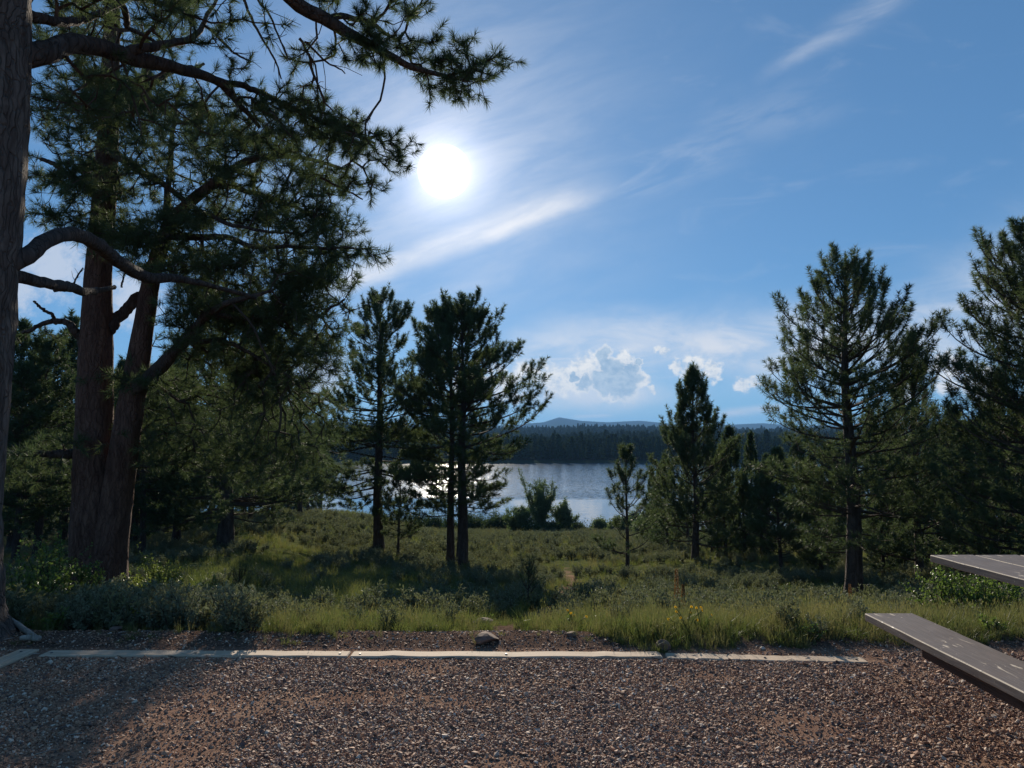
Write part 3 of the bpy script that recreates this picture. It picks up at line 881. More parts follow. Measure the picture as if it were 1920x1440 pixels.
# prototypes for the forest behind
protos = []
for k, (h_, b_, r_, sd_, kw) in enumerate([
        (10.0, 0.9, 2.7, 201, dict(e0=(-8, 50), gap=0.5, sec_gap=0.34, per=(5, 7), curve=28)),
        (9.0, 0.6, 2.3, 202, dict(e0=(0, 58), gap=0.46, sec_gap=0.32, per=(5, 6), curve=34)),
        (12.0, 2.6, 3.0, 203, dict(e0=(-10, 45), gap=0.6, sec_gap=0.34, per=(5, 6), curve=30, sparse=.9, profile=lambda t: [0.8, 1.0, 1.0, .9, .85, .7, .6, .4][min(7, int(t * 8))])),
        (8.0, 0.5, 2.4, 204, dict(e0=(0, 55), gap=0.42, sec_gap=0.32, per=(5, 6), curve=30))]):
    protos.append((h_, pine(h_, b_, r_, sd_, 0.02 * h_, 26, 0.22, 0.036, needle=M_needle_dark, shoot=.24, **kw)))

used = [False] * len(protos)
def forest(k, px, d, py_top, label, group, rz):
    h_, root = protos[k]
    o = root if not used[k] else copy_tree(root)
    used[k] = True
    s_ = height_for(px, py_top, d) / h_
    return place(o, px, d, rz, s_, label, group)

rr = random.Random(5)
left = [(70, 26, 640), (20, 33, 600), (118, 38, 600), (160, 46, 640), (250, 36, 655), (300, 44, 660), (350, 52, 690), (215, 55, 680),
        (60, 60, 640), (500, 60, 745), (455, 74, 720), (540, 84, 770), (395, 66, 720), (280, 70, 700), (120, 74, 680), (575, 96, 800), (520, 100, 780), (600, 105, 805), (330, 90, 740), (200, 92, 720), (430, 100, 760), (265, 28, 700), (330, 33, 640), (510, 44, 690), (470, 52, 660), (560, 62, 720), (30, 25, 700)]
def bins_label(items, bins, where):
    """one label per tree: which landmark it stands by, then how near it is among the ones there"""
    groups = {}
    for it in items:
        nm = next(b[1] for b in bins if it[0] < b[0]); groups.setdefault(nm, []).append(it)
    out_ = {}
    ordw = ['nearest', 'second nearest', 'third nearest', 'fourth nearest', 'fifth nearest', 'sixth nearest', 'seventh nearest', 'eighth nearest', 'ninth nearest', 'tenth nearest']
    for nm, its in groups.items():
        its.sort(key=lambda t: t[1])
        for k, it in enumerate(its):
            w_ = 'farthest' if (k == len(its) - 1 and k > 0) else ordw[k]
            out_[it] = ('%s pine in %s %s' % (w_, where, nm)) if len(its) > 1 else 'pine in %s %s' % (where, nm)
    return out_
lab = bins_label(left, [(60, 'close beside the giant trunk'), (140, 'between giant and double trunks'), (225, 'directly behind the double trunk'), (320, 'just right of the double trunk'), (400, 'left of the broad dark pine'), (480, 'behind the broad dark pine'), (9999, 'by the lake inlet')], 'the shaded left wood')
for n_, it in enumerate(left):
    forest(rr.choice([0, 1, 2, 3]), it[0], it[1], it[2], lab[it], 'pines in the wood at left', rr.random() * 6)
right = [(1372, 40, 800), (1338, 46, 830), (1412, 44, 815), (1250, 44, 850), (1528, 33, 850), (1500, 46, 820), (1560, 42, 830), (1640, 36, 770), (1668, 30, 850), (1685, 44, 800),
         (1760, 36, 800), (1745, 50, 830), (1800, 28, 760), (1850, 34, 780), (1890, 26, 700), (1930, 38, 760), (1980, 30, 700), (1440, 60, 850), (1600, 60, 850), (1710, 62, 845),
         (1830, 55, 830), (1900, 52, 820), (2040, 34, 700), (1290, 62, 860), (1350, 70, 850), (1480, 78, 870), (2100, 45, 700), (1780, 70, 850), (1865, 22, 850), (1225, 58, 880), (1396, 36, 880), (1540, 27, 880), (1655, 25, 900), (1700, 30, 830), (1815, 22, 800), (1360, 36, 850), (1430, 38, 870), (1240, 50, 870), (1575, 50, 850)]
lab = bins_label(right, [(1330, 'behind the cone-shaped pine'), (1430, 'right of the cone-shaped pine'), (1545, 'behind the small bushy pine'), (1645, 'behind the tallest pine trunk'), (1740, 'right of the tallest pine'), (1820, 'above the picnic table tip'), (1900, 'above the tabletop planks'), (9999, 'at the right photo edge')], 'the dark right thicket')
for n_, it in enumerate(right):
    forest(rr.choice([0, 1, 3, 3, 1]), it[0], it[1], it[2], lab[it], 'pines in the thicket at right', rr.random() * 6)
for p_, u_ in zip(protos, used): assert u_

# seedling pines low in the meadow
def seedling(px, d, h_, seed, label):
    r = pine(h_, 0.12, 0.34 * h_ + .15, seed, 0.02, 30, 0.10, 0.007, e0=(20, 60), gap=.2, sec_gap=.2, per=(3, 5), curve=30, shoot=.12)
    r.name = 'pine_seedling'
    place(r, px, d, 0.4, 1.0, label)
seedling(990, 14, 0.95, 301, 'knee-high pine seedling in the shaded grass left of the trail')
seedling(447, 15, 0.6, 302, 'little pine seedling in the green grass hollow right of the double trunk')
seedling(1075, 17.5, 0.55, 303, 'tiny dark pine seedling at the head of the bare trail')

# ------------------------------------------------------------------ the two old pines at left, grown limb by limb
def limb_pts(rows, n=36):
    """rows (px, py, depth, diameter in photo px) -> spline rows"""
    q = []
    for (px, py, d, w) in rows:
        p = P(px, py, d); q.append((p[0], p[1], p[2], 0.5 * w / FPX * d))
    return spline(q, n)

def poly_mask(poly, x, y):
    inside = np.zeros(x.shape, bool); n = len(poly)
    for k in range(n):
        x0, y0 = poly[k]; x1, y1 = poly[(k + 1) % n]
        c = ((y0 > y) != (y1 > y)) & (x < (x1 - x0) * (y - y0) / (y1 - y0 + 1e-9) + x0)
        inside ^= c
    return inside

def clusters(regions, rng):
    """regions: (polygon in directions, depth range, cluster count, tufts per cluster, radius m) -> 3D tuft points"""
    out_ = []
    for poly, (d0, d1), nc, per, rad in regions:
        poly = np.asarray(poly, float); lo, hi = poly.min(0), poly.max(0)
        got = 0; 
        while got < nc:
            x = rng.uniform(lo[0], hi[0], 64); y = rng.uniform(lo[1], hi[1], 64); m_ = poly_mask(poly, x, y)
            for px, py in zip(x[m_], y[m_]):
                if got >= nc: break
                d = rng.uniform(d0, d1); c_ = P(px, py, d); got += 1
                k = rng.integers(max(2, per // 2), per + per // 2)
                off = rng.normal(size=(k, 3)) * np.array([rad, rad, rad * .42])
                out_.append(c_ + off)
    return np.vstack(out_)

def grow(nodes, tips, rng, seg=0.22, pathw=0.25, node_cost=None):
    nodes = [np.array(p) for p in nodes]
    M = len(tips)
    cap = len(nodes) + M * 12 + 10
    Pn = np.zeros((cap, 3)); par = np.full(cap, -1); pl = np.zeros(cap); n = len(nodes)
    Pn[:n] = nodes; n0 = n
    if node_cost is not None: pl[:n] = node_cost
    dmin = np.array([np.min(np.linalg.norm(Pn[:n] - t, axis=1)) for t in tips])
    order = np.argsort(dmin)
    leaf = []
    for ti in order:
        t = tips[ti]
        dd = Pn[:n] - t
        dist = np.sqrt(np.einsum('ij,ij->i', dd, dd))
        j = int(np.argmin(dist + pathw * pl[:n]))
        D = dist[j]
        k = max(1, min(11, int(math.ceil(D / seg))))
        a = Pn[j].copy(); prev = j
        bow = rng.normal(size=3) * 0.10 * D + np.array([0, 0, -0.07 * D])
        for q in range(1, k + 1):
            f = q / k
            p = a + (t - a) * f + bow * math.sin(f * math.pi) + (rng.normal(size=3) * 0.012 if q < k else 0)
            Pn[n] = p; par[n] = prev; pl[n] = pl[prev] + D / k; prev = n; n += 1
        leaf.append(prev)
    Pn, par = Pn[:n], par[:n]
    # pipe model
    acc = np.zeros(n); lf = np.array(leaf); acc[lf] += 0.0042 ** 2.3
    for q in range(n - 1, n0 - 1, -1):
        if par[q] >= n0: acc[par[q]] += acc[q]
    rad = np.maximum(acc, 0.0042 ** 2.3) ** (1 / 2.3)
    idx = np.arange(n0, n); pr = par[idx]
    A = Pn[pr]; B = Pn[idx]; rb = rad[idx]; ra = np.where(pr >= n0, rad[np.maximum(pr, 0)], rb * 1.1)
    d = norm(Pn[lf] - Pn[par[lf]])
    return A, B, ra, rb, Pn[lf], d

def old_pine(name_label, trunks, limbs, regions, seed, per=24, nl=0.14, w=0.008, tuft_len=0.13, dead=(), group=None, seg=0.22, loc=None, bark=M_bark):
    rng = np.random.default_rng(seed)
    base = trunks[0][0]
    p0 = P(base[0], base[1], base[2]); root = empty('old_pine_tree', (p0[0], p0[1], zf(p0[0], p0[1])))
    tag(root, name_label, 'tree', group)
    off = np.array(root.location)
    nodes = []; cost = []
    for rows in trunks:
        q = limb_pts(rows, 70); 
        v, f, t = tube(q, 26, 0.02, rng, 0.03); me_ = mesh_np('trunk', v - off, [f, t], [bark], smooth=True)
        o = link_obj('trunk', me_, root)
        nodes.append(q[::3, :3]); cost.append(np.linspace(0, 2.0, len(q[::3])))
    for rows in limbs:
        q = limb_pts(rows, 34)
        wob = np.cumsum(rng.normal(size=(34, 3)) * 0.010, axis=0); wob -= np.linspace(0, 1, 34)[:, None] * wob[-1] * .5
        q[:, :3] += wob * (q[:, 1:2] / 10)
        v, f, t = tube(q, 12, 0.03, rng); me_ = mesh_np('limb', v - off, [f, t], [M_bark_dark if bark is M_bark else M_bark_dark], smooth=True)
        link_obj('limb', me_, root)
        nodes.append(q[4:, :3]); cost.append(np.linspace(0.3, 1.0, len(q[4:])) * 0.5)
    nodes = np.vstack(nodes); cost = np.concatenate(cost)
    tips = clusters(regions, rng)
    A, B, ra, rb, lp, ld = grow(nodes, tips, rng, seg, 0.30, cost)
    # two or three tufts at each twig end
    ex = rng.normal(size=lp.shape) * 0.55
    d1 = norm(ld + np.array([0, 0, 0.25])); d2 = norm(ld + ex + np.array([0, 0, .25]))
    pos = np.vstack([lp - d1 * 0.05, lp - d2 * 0.06]); dr = np.vstack([d1, d2]); ln = rng.uniform(.8, 1.3, len(pos)) * tuft_len
    # bare dead twigs
    dA, dB, dra, drb = [], [], [], []
    for rows in dead:
        q = limb_pts(rows, 14); 
        q[:, :3] += np.cumsum(rng.normal(size=(14, 3)) * 0.008, axis=0)
        dA.append(q[:-1, :3]); dB.append(q[1:, :3]); dra.append(q[:-1, 3]); drb.append(q[1:, 3])
        for m_ in range(5):
            i_ = rng.integers(3, 12); a_ = q[i_, :3]; g = q[i_ + 1, :3] - q[i_, :3]; g = g / np.linalg.norm(g) + rng.normal(size=3) * .6
            g = g / np.linalg.norm(g); l_ = rng.uniform(.1, .35)
            b_ = a_ + g * l_ * .5; c_ = b_ + (g + rng.normal(size=3) * .3) * l_ * .5
            dA.append(np.array([a_, b_])); dB.append(np.array([b_, c_])); dra.append(np.array([.005, .004])); drb.append(np.array([.004, .003]))
    if dA:
        A = np.vstack([A] + dA); B = np.vstack([B] + dB); ra = np.concatenate([ra] + dra); rb = np.concatenate([rb] + drb)
    cm_ = crown_mesh('crown', A - off, B - off, ra, rb, pos - off, dr, ln, per, nl, w, rng, M_needle, M_twig, (22, 85))
    link_obj('crown', cm_, root)
    return root, off

# A: the giant at the left edge
A_tr = [[(-105, 1218, 5.4, 262), (-104, 1175, 5.4, 199), (-102, 1100, 5.4, 180), (-100, 950, 5.4, 171), (-83, 700, 5.4, 177), (-73, 500, 5.4, 184), (-52, 300, 5.4, 180), (-40, 100, 5.4, 173), (-30, -100, 5.4, 161), (-10, -500, 5.6, 126), (10, -1100, 6, 68)]]
A_limbs = [
    [(-30, 112, 5.4, 56), (80, 102, 5.7, 44), (130, 86, 6.0, 38), (200, 96, 6.5, 33), (250, 116, 6.9, 29), (330, 130, 7.4, 23), (395, 146, 7.9, 17), (440, 190, 8.2, 12), (480, 240, 8.4, 7)],
    [(210, 100, 6.6, 22), (300, 85, 7.0, 16), (360, 70, 7.4, 12), (400, 20, 7.8, 7), (430, -30, 8, 5)],
    [(395, 146, 7.9, 14), (470, 170, 8.3, 12), (540, 205, 8.7, 10), (620, 240, 9.1, 7), (700, 270, 9.5, 5)],
    [(-20, 505, 5.4, 46), (45, 478, 5.6, 34), (85, 448, 6.0, 29), (130, 438, 6.5, 27), (175, 455, 7.1, 27), (220, 488, 7.7, 25), (265, 515, 8.4, 22), (330, 522, 9.0, 15), (400, 534, 9.6, 9), (480, 560, 10.2, 8)],
    [(0, 510, 5.4, 28), (90, 532, 6.3, 20), (140, 544, 7.2, 18), (185, 546, 8.2, 11), (215, 540, 9, 7)],
    [(-30, 5, 5.4, 32), (90, 36, 5.9, 20), (150, 33, 6.3, 15), (210, 8, 6.7, 11), (260, -30, 7, 7)],
    [(0, -420, 5.5, 70), (250, -330, 6.0, 48), (430, -160, 6.4, 38), (540, -5, 6.8, 30), (600, 36, 7.0, 26), (655, 68, 7.2, 22), (710, 96, 7.4, 17), (770, 122, 7.6, 12), (850, 150, 7.9, 7), (900, 150, 8.1, 5)],
    [(600, 36, 7.0, 15), (640, 28, 7.3, 12), (700, 45, 7.5, 9), (745, 70, 7.7, 6), (760, 50, 7.8, 4)],
    [(430, -160, 6.4, 26), (560, -110, 7, 18), (680, -50, 7.5, 10), (760, -10, 8, 6)],
    [(220, -30, 7.2, 15), (235, 30, 7.6, 12), (248, 55, 7.9, 9), (300, 90, 8.4, 5)],
    [(60, -60, 6, 24), (200, -20, 7, 14), (330, 10, 8, 8)],
]
A_reg = [
    ([(70, -80), (480, -80), (470, 40), (420, 80), (330, 75), (250, 50), (120, 70), (70, 60)], (5.8, 8.8), 34, 8, 0.16),
    ([(90, 130), (200, 120), (300, 160), (390, 190), (380, 260), (200, 250), (90, 240)], (6.2, 8.6), 22, 7, 0.15),
    ([(400, 150), (480, 95), (560, 190), (640, 190), (640, 300), (560, 300), (470, 250), (400, 210)], (7.4, 9.2), 24, 8, 0.15),
    ([(600, 210), (690, 225), (725, 265), (758, 290), (752, 325), (690, 352), (600, 330), (560, 280)], (8.4, 9.8), 24, 8, 0.14),
    ([(560, -60), (800, -80), (790, 20), (735, 50), (640, 20), (580, 0)], (6.8, 8.2), 20, 8, 0.13),
    ([(640, 40), (740, 55), (760, 90), (720, 125), (650, 100)], (7.0, 7.8), 10, 7, 0.10),
    ([(755, 75), (850, 66), (890, 85), (940, 80), (948, 165), (905, 195), (830, 185), (775, 150)], (7.5, 8.4), 20, 8, 0.11),
    ([(560, 60), (620, 110), (560, 120), (500, 70)], (7.0, 7.8), 3, 5, 0.10),
    ([(60, -900), (900, -900), (800, -120), (60, -120)], (5.0, 9.0), 60, 8, 0.28),
]
A_dead = [[(455, -10, 6.9, 7), (480, 50, 7.0, 6), (510, 95, 7.1, 5), (532, 150, 7.2, 3)], [(560, 70, 7.1, 7), (582, 120, 7.2, 6), (600, 165, 7.3, 5), (625, 205, 7.4, 3)], [(575, 80, 7.1, 6), (605, 110, 7.2, 5), (650, 134, 7.3, 3)],
          [(380, 40, 7.6, 7), (430, 90, 7.7, 6), (470, 105, 7.8, 4)], [(470, -20, 6.9, 6), (500, 20, 7, 5), (520, 75, 7, 4), (535, 110, 7, 3)], [(600, 330, 9, 6), (650, 350, 9.1, 5), (690, 372, 9.2, 3)]]
rootA, offA = old_pine('giant pine trunk filling the left edge, heavy limbs arching over the clearing', A_tr, A_limbs, A_reg, 7, per=40, nl=0.105, w=0.0055, tuft_len=0.10, dead=A_dead, seg=0.14, bark=M_bark_grey)

# flared roots of the giant
for k, (a, b, r0_, r1_) in enumerate([((-3.98, 5.24, .16), (-3.48, 5.27, -.07), .15, .05), ((-3.95, 5.55, .16), (-3.6, 5.75, -.07), .13, .05), ((-4.15, 5.12, .2), (-4.0, 4.7, -.07), .14, .05)]):
    a = np.array(a); b = np.array(b); q = spline([(*a, r0_), (*(a * .5 + b * .5 - [0, 0, .03]), (r0_ + r1_) / 2), (*b, r1_)], 10)
    me_ = tube_mesh('root', np.hstack([q[:, :3] - offA, q[:, 3:]]), M_bark_grey, 12, 0.06, np.random.default_rng(k))
    link_obj('root', me_, rootA)

# B: double trunk
B_tr = [[(176, 1125, 13, 118), (177, 1085, 13, 92), (176, 1040, 13, 84), (176, 950, 13, 76), (176, 850, 13, 69), (178, 750, 13, 63), (181, 620, 13, 56), (185, 500, 13, 46), (195, 380, 13.1, 42), (203, 240, 13.2, 37), (208, 100, 13.3, 31), (212, -60, 13.4, 24), (218, -300, 13.5, 12)],
        [(196, 1120, 12.9, 84), (203, 1050, 12.9, 66), (217, 950, 12.9, 56), (236, 820, 12.8, 50), (252, 720, 12.8, 45), (268, 620, 12.8, 37), (285, 520, 12.8, 31), (315, 430, 12.8, 25), (350, 385, 12.8, 22), (400, 345, 12.8, 19), (470, 300, 12.8, 13), (560, 295, 12.8, 8), (650, 318, 12.9, 5)]]
B_limbs = [
    [(255, 735, 12.8, 30), (285, 690, 12.4, 27), (330, 640, 12, 22), (375, 590, 11.6, 17), (430, 560, 11.2, 11), (510, 545, 11, 6)],
    [(200, 618, 13, 28), (225, 595, 13.2, 22), (262, 555, 13.4, 19), (292, 500, 13.6, 14), (320, 440, 13.8, 8)],
    [(165, 655, 13, 28), (140, 625, 12.8, 17), (115, 606, 12.7, 12), (75, 612, 12.6, 9), (35, 630, 12.5, 6)],
    [(110, 606, 12.7, 8), (85, 585, 12.6, 6), (60, 570, 12.5, 4)],
    [(290, 500, 12.8, 20), (312, 400, 13.2, 14), (325, 300, 13.5, 10), (335, 200, 13.7, 6)],
    [(203, 240, 13.2, 18), (250, 180, 13.4, 12), (320, 140, 13.8, 8), (380, 120, 14, 5)],
    [(195, 380, 13.1, 16), (130, 330, 13, 11), (80, 310, 13, 7)],
    [(200, 280, 13.1, 16), (280, 330, 12.6, 12), (380, 400, 12.2, 9), (470, 430, 12, 6), (560, 440, 12, 4)],
    [(240, 150, 13.2, 14), (290, 190, 13, 11), (330, 225, 13, 8), (380, 240, 13, 5)],
    [(400, 345, 12.8, 12), (450, 350, 13.1, 10), (530, 380, 13.4, 7), (640, 420, 13.6, 4)],
    [(330, 640, 12, 14), (420, 640, 12, 9), (500, 680, 12, 6), (560, 720, 12, 4)],
    [(375, 590, 11.6, 12), (470, 600, 11.8, 8), (570, 600, 12, 6), (640, 560, 12, 4)],
    [(310, 440, 12.8, 16), (400, 450, 12.2, 12), (500, 470, 12, 8), (600, 470, 12, 6), (690, 470, 12, 3)],
    [(160, 850, 13, 24), (110, 842, 12.8, 16), (50, 850, 12.6, 9), (10, 845, 12.5, 5)],
]
B_reg = [
    ([(60, 180), (200, 150), (400, 190), (540, 280), (640, 360), (600, 420), (420, 430), (230, 440), (60, 430)], (11.8, 14.4), 172, 13, 0.20),
    ([(200, 420), (400, 400), (600, 410), (640, 470), (600, 540), (480, 600), (330, 560), (230, 480)], (11.4, 13.8), 92, 13, 0.21),
    ([(560, 390), (640, 395), (685, 430), (640, 445), (560, 430)], (12.4, 13.4), 12, 8, 0.16),
    ([(600, 455), (690, 455), (718, 470), (690, 485), (600, 490)], (11.8, 12.6), 9, 8, 0.14),
    ([(540, 500), (640, 510), (668, 560), (640, 620), (590, 640), (530, 600)], (11.4, 13.2), 36, 9, 0.22),
    ([(330, 560), (560, 560), (620, 640), (590, 720), (520, 740), (400, 690), (330, 640)], (11.4, 13.8), 92, 12, 0.24),
    ([(70, 60), (330, 60), (360, 190), (80, 190)], (12.4, 14.8), 50, 8, 0.24),
    ([(60, -60), (330, -60), (330, 60), (80, 60)], (12.6, 14.8), 34, 8, 0.26),
    ([(480, 180), (640, 200), (650, 260), (560, 280), (480, 240)], (12, 14), 14, 7, 0.2),
    ([(40, 560), (110, 570), (110, 640), (40, 650)], (12.4, 13.2), 2, 4, 0.16),
    ([(0, 830), (120, 800), (150, 880), (0, 900)], (12.2, 13.2), 12, 8, 0.2),
    ([(240, 700), (420, 690), (600, 740), (600, 860), (420, 900), (250, 860)], (12.2, 14.8), 90, 11, 0.26),
]
B_dead = [[(100, 545, 12.8, 6), (130, 535, 12.8, 5), (150, 500, 12.8, 3)], [(430, 560, 11.2, 6), (480, 620, 11.2, 5), (520, 700, 11.3, 3)], [(230, 540, 13, 5), (238, 520, 13, 4), (250, 500, 13, 3)]]
rootB, offB = old_pine('old pine with a reddish double trunk forking near the ground, just right of the giant', B_tr, B_limbs, B_reg, 17, per=24, nl=0.15, w=0.0085, tuft_len=0.13, dead=B_dead, seg=0.24)

# ------------------------------------------------------------------ shrubs, stalks, flowers
def leaf_quads(pos, dr, L, W, rng):
    n = len(pos); d = norm(dr); sd2 = norm(np.cross(d, rng.normal(size=(n, 3)))); up = np.cross(d, sd2)
    L = np.asarray(L)[:, None]; W = np.asarray(W)[:, None]
    v = np.stack([pos, pos + d * L * .5 + sd2 * W + up * W * .25, pos + d * L, pos + d * L * .5 - sd2 * W + up * W * .25], 1).reshape(-1, 3)
    return v, np.arange(n * 4).reshape(-1, 4)

def shrub_mesh(h, r, stems, leaves, L, W, seed, leafmat, upright=0.6, low=0.15, jit=0.0):
    rng = np.random.default_rng(seed)
    A, B, ra, rb, lp, ldr = [], [], [], [], [], []
    for k in range(stems):
        az = rng.random() * 6.283; lean_ = rng.random() ** .7 * r / h
        d = np.array([math.cos(az) * lean_, math.sin(az) * lean_, 1.0]); hh = h * rng.uniform(.6, 1.08) * (1 - .25 * lean_ * h / r)
        n = 7; p = np.array([math.cos(az) * r * .12, math.sin(az) * r * .12, 0.0]) * rng.random(); pts = [p]
        for q in range(n):
            d = d + rng.normal(size=3) * .12; p = p + d / np.linalg.norm(d) * hh / n; pts.append(p)
        pts = np.array(pts); A.append(pts[:-1]); B.append(pts[1:]); ra.append(np.linspace(.008, .003, n) * (h + .3)); rb.append(np.linspace(.007, .002, n) * (h + .3))
        for m_ in range(3):
            i_ = rng.integers(1, n); a_ = pts[i_]; g = norm(rng.normal(size=3) + np.array([0, 0, upright])) * h * rng.uniform(.12, .3)
            A.append(a_[None]); B.append((a_ + g)[None]); ra.append(np.array([.003])); rb.append(np.array([.002]))
            t = rng.random(leaves // 4); lp.append(a_ + g * t[:, None] + rng.normal(size=(len(t), 3)) * .012); ldr.append(norm(rng.normal(size=(len(t), 3)) + g / np.linalg.norm(g) + np.array([0, 0, .3])))
        t = (low + (1 - low) * rng.random(leaves)) * n * .999; i_ = t.astype(int)
        lp.append(pts[i_] + (pts[i_ + 1] - pts[i_]) * (t - i_)[:, None]); ldr.append(norm(rng.normal(size=(leaves, 3)) + np.array([0, 0, upright])))
    A, B, ra, rb = np.vstack(A), np.vstack(B), np.concatenate(ra), np.concatenate(rb)
    v1, f1 = prisms(A, B, ra, rb, 3)
    lp = np.vstack(lp); ldr = np.vstack(ldr)
    if jit: lp = lp + rng.normal(size=lp.shape) * jit * (0.4 + 0.6 * rng.random((len(lp), 1))); lp = lp[lp[:, 2] > 0]; ldr = ldr[:len(lp)]
    s_ = rng.uniform(.6, 1.2, len(lp)); v2, f2 = leaf_quads(lp, ldr, L * s_, W * s_, rng)
    return v1, f1, v2, f2, leafmat

def shrub_parts(name, args, px, d, label, group=None, cat='shrub', rz=0.0, dz=-.02, xy=None):
    v1, f1, v2, f2, lm = shrub_mesh(*args)
    x = P(px, 1050, d)[0]
    root = empty(name, (x, d, zf(x, d) + dz), rz); tag(root, label, cat, group)
    link_obj('stem', mesh_np('stem', v1, f1, [M_twig]), root); link_obj('foliage', mesh_np('foliage', v2, f2, [lm]), root)
    return root

def shrub_single(args):
    v1, f1, v2, f2, lm = shrub_mesh(*args)
    return mesh_np('clump', np.vstack([v1, v2]), [f1, f2 + len(v1)], [M_twig, lm], np.concatenate([np.zeros(len(f1)), np.ones(len(f2))]))

shrub_parts('leafy_shrub', (0.80, 0.58, 30, 80, .030, .011, 401, M_shrub, .5), 1775, 7.5, 'round bright-leaved shrub between the tallest pine and the picnic table bench')
shrub_parts('leafy_shrub', (0.62, 0.42, 24, 70, .030, .010, 402, M_shrub, .5), 1850, 7.0, 'lower leafy shrub under the picnic tabletop, touching the bench from behind')
shrub_parts('leafy_shrub', (0.5, 0.5, 20, 50, .030, .009, 413, M_shrub, .5), 1900, 8.6, 'dark leafy shrub below the tabletop at the right edge of the photo')
shrub_parts('leafy_shrub', (1.15, 0.85, 34, 90, .040, .013, 403, M_shrub, .5), 100, 9.6, 'tall green shrub between the giant trunk and the double trunk')
shrub_parts('leafy_shrub', (0.85, 0.75, 28, 70, .036, .012, 404, M_shrub, .5), 40, 7.8, 'dark green shrub beside the giant trunk at the left edge')
shrub_parts('leafy_shrub', (0.95, 0.80, 32, 90, .038, .012, 405, M_shrub, .5), 300, 10.6, 'leafy green shrub just right of the double trunk base')
shrub_parts('leafy_shrub', (0.75, 0.30, 10, 60, .040, .013, 406, M_shrub, 1.2), 160, 9.5, 'slender sunlit shrub in front of the double trunk base, tips catching light')
shrub_parts('leafy_shrub', (0.6, 0.5, 20, 60, .034, .011, 407, M_shrub, .6), 385, 10.0, 'small leafy shrub at the edge of the green grass hollow, right of the double trunk')
shrub_parts('sagebrush', (0.42, 0.36, 30, 110, .020, .0035, 408, M_sage, .9), 330, 6.6, 'big round grey sagebrush behind the timber edging in front of the double trunk', cat='shrub')
shrub_parts('sagebrush', (0.36, 0.34, 28, 110, .020, .0035, 409, M_sage, .9), 395, 6.7, 'grey-brown sagebrush at the right end of the brushy bank, next to the green grass', cat='shrub')
shrub_parts('sagebrush', (0.38, 0.36, 28, 110, .020, .0035, 410, M_sage, .9), 220, 6.7, 'grey-green sagebrush on the bank straight in front of the double trunk', cat='shrub')
shrub_parts('sagebrush', (0.32, 0.28, 24, 110, .018, .0035, 411, M_sage, .9), 1162, 6.3, 'pale silvery sagebrush in the front grass right of the trail mouth', cat='shrub')
# willows on the shore
shrub_parts('willow', (7.6, 1.5, 22, 900, .20, .045, 420, M_willow, 1.3, .05, .22), 1012, 92, 'tall feathery green willow on the near shore right of the paired pines', cat='tree', dz=-.3)
shrub_parts('willow', (4.6, 1.9, 22, 700, .20, .045, 421, M_willow, 1.3, .05, .20), 1058, 94, 'round yellow-green willow bush on the shore right of the feathery willow', cat='shrub', dz=-.3)
shrub_parts('willow', (3.8, 2.4, 24, 600, .20, .045, 422, M_willow, 1.2, .05, .24), 975, 88, 'dark willow bush at the foot of the feathery willow, behind the paired pines', cat='shrub', dz=-.3)
for k, (px, d, h_, r_) in enumerate([(1130, 98, 2.0, 1.8), (1155, 92, 2.6, 2.2), (1190, 98, 3.4, 2.6), (1235, 90, 4.0, 3.0), (1212, 82, 2.6, 2.6), (1270, 84, 4.0, 3.0)]):
    shrub_parts('willow', (h_, r_, 24, 500, .22, .05, 430 + k, M_willow, .7, .1, .34), px, d, 'light green willow bush on the shore, ' + ['leftmost, left of the spindly pine', 'right behind the spindly pine trunk', 'tall one just right of the spindly pine', 'second from the cone-shaped pine', 'low one nearer than the rest', 'half hidden by the cone-shaped pine'][k], 'willow bushes behind the spindly pine', cat='shrub', dz=-.2)
SB = ['left of the tall slim pine, against open water', 'right behind the tall slim pine', 'between the tall slim pine and the paired trunks', 'just left of the paired trunks', 'seen between the paired trunks and slim pine, lowest', 'right of the paired trunks, under their boughs', 'between the paired pines and the feathery willow', 'left foot of the feathery willow', 'on the shore at the opening of calm water', 'right of the calm water opening', 'low one joining the feathery willow to the round one', 'low one before the feathery willow', 'small ragged one right of the round willow']
for k, (px, d, h_, r_) in enumerate([(665, 112, 3.0, 4.5), (705, 110, 3.6, 4.5), (760, 108, 3.4, 4.6), (800, 106, 3.8, 4.6), (835, 112, 3.0, 4.5), (890, 104, 4.2, 4.6), (930, 100, 4.0, 4.0), (955, 104, 3.0, 4.2), (1074, 108, 1.1, 1.6), (1118, 110, 0.9, 1.6), (1040, 90, 1.5, 1.6), (998, 86, 1.3, 2.0), (1080, 96, 1.3, 1.3)]):
    shrub_parts('shore_bush', (h_ * .75, r_ * 1.1, 26, 380, .24, .055, 460 + k, M_shorebush, .6, .1, .5), px, d, 'dark green shore bush ' + SB[k], 'bushes along the near shore', cat='shrub', dz=-.2)
for k, (px, d, h_, r_) in enumerate([(545, 200, 6, 7), (565, 235, 5, 6), (595, 240, 4.5, 5), (575, 265, 4, 7), (610, 285, 4, 7), (550, 170, 5.5, 6), (530, 215, 6, 6)]):
    shrub_parts('willow', (h_, r_, 22, 130, .8, .22, 440 + k, M_willow, .7, .1, .7), px, d, 'bright green willow clump on the lake inlet, ' + ['big one near the pines', 'in the middle of the reeds', 'right middle one by open water', 'far one behind the middle', 'farthest out on the water side', 'nearest to the sage knoll', 'leftmost beside the wood'][k], 'willow clumps on the lake inlet', cat='shrub', dz=-.2)

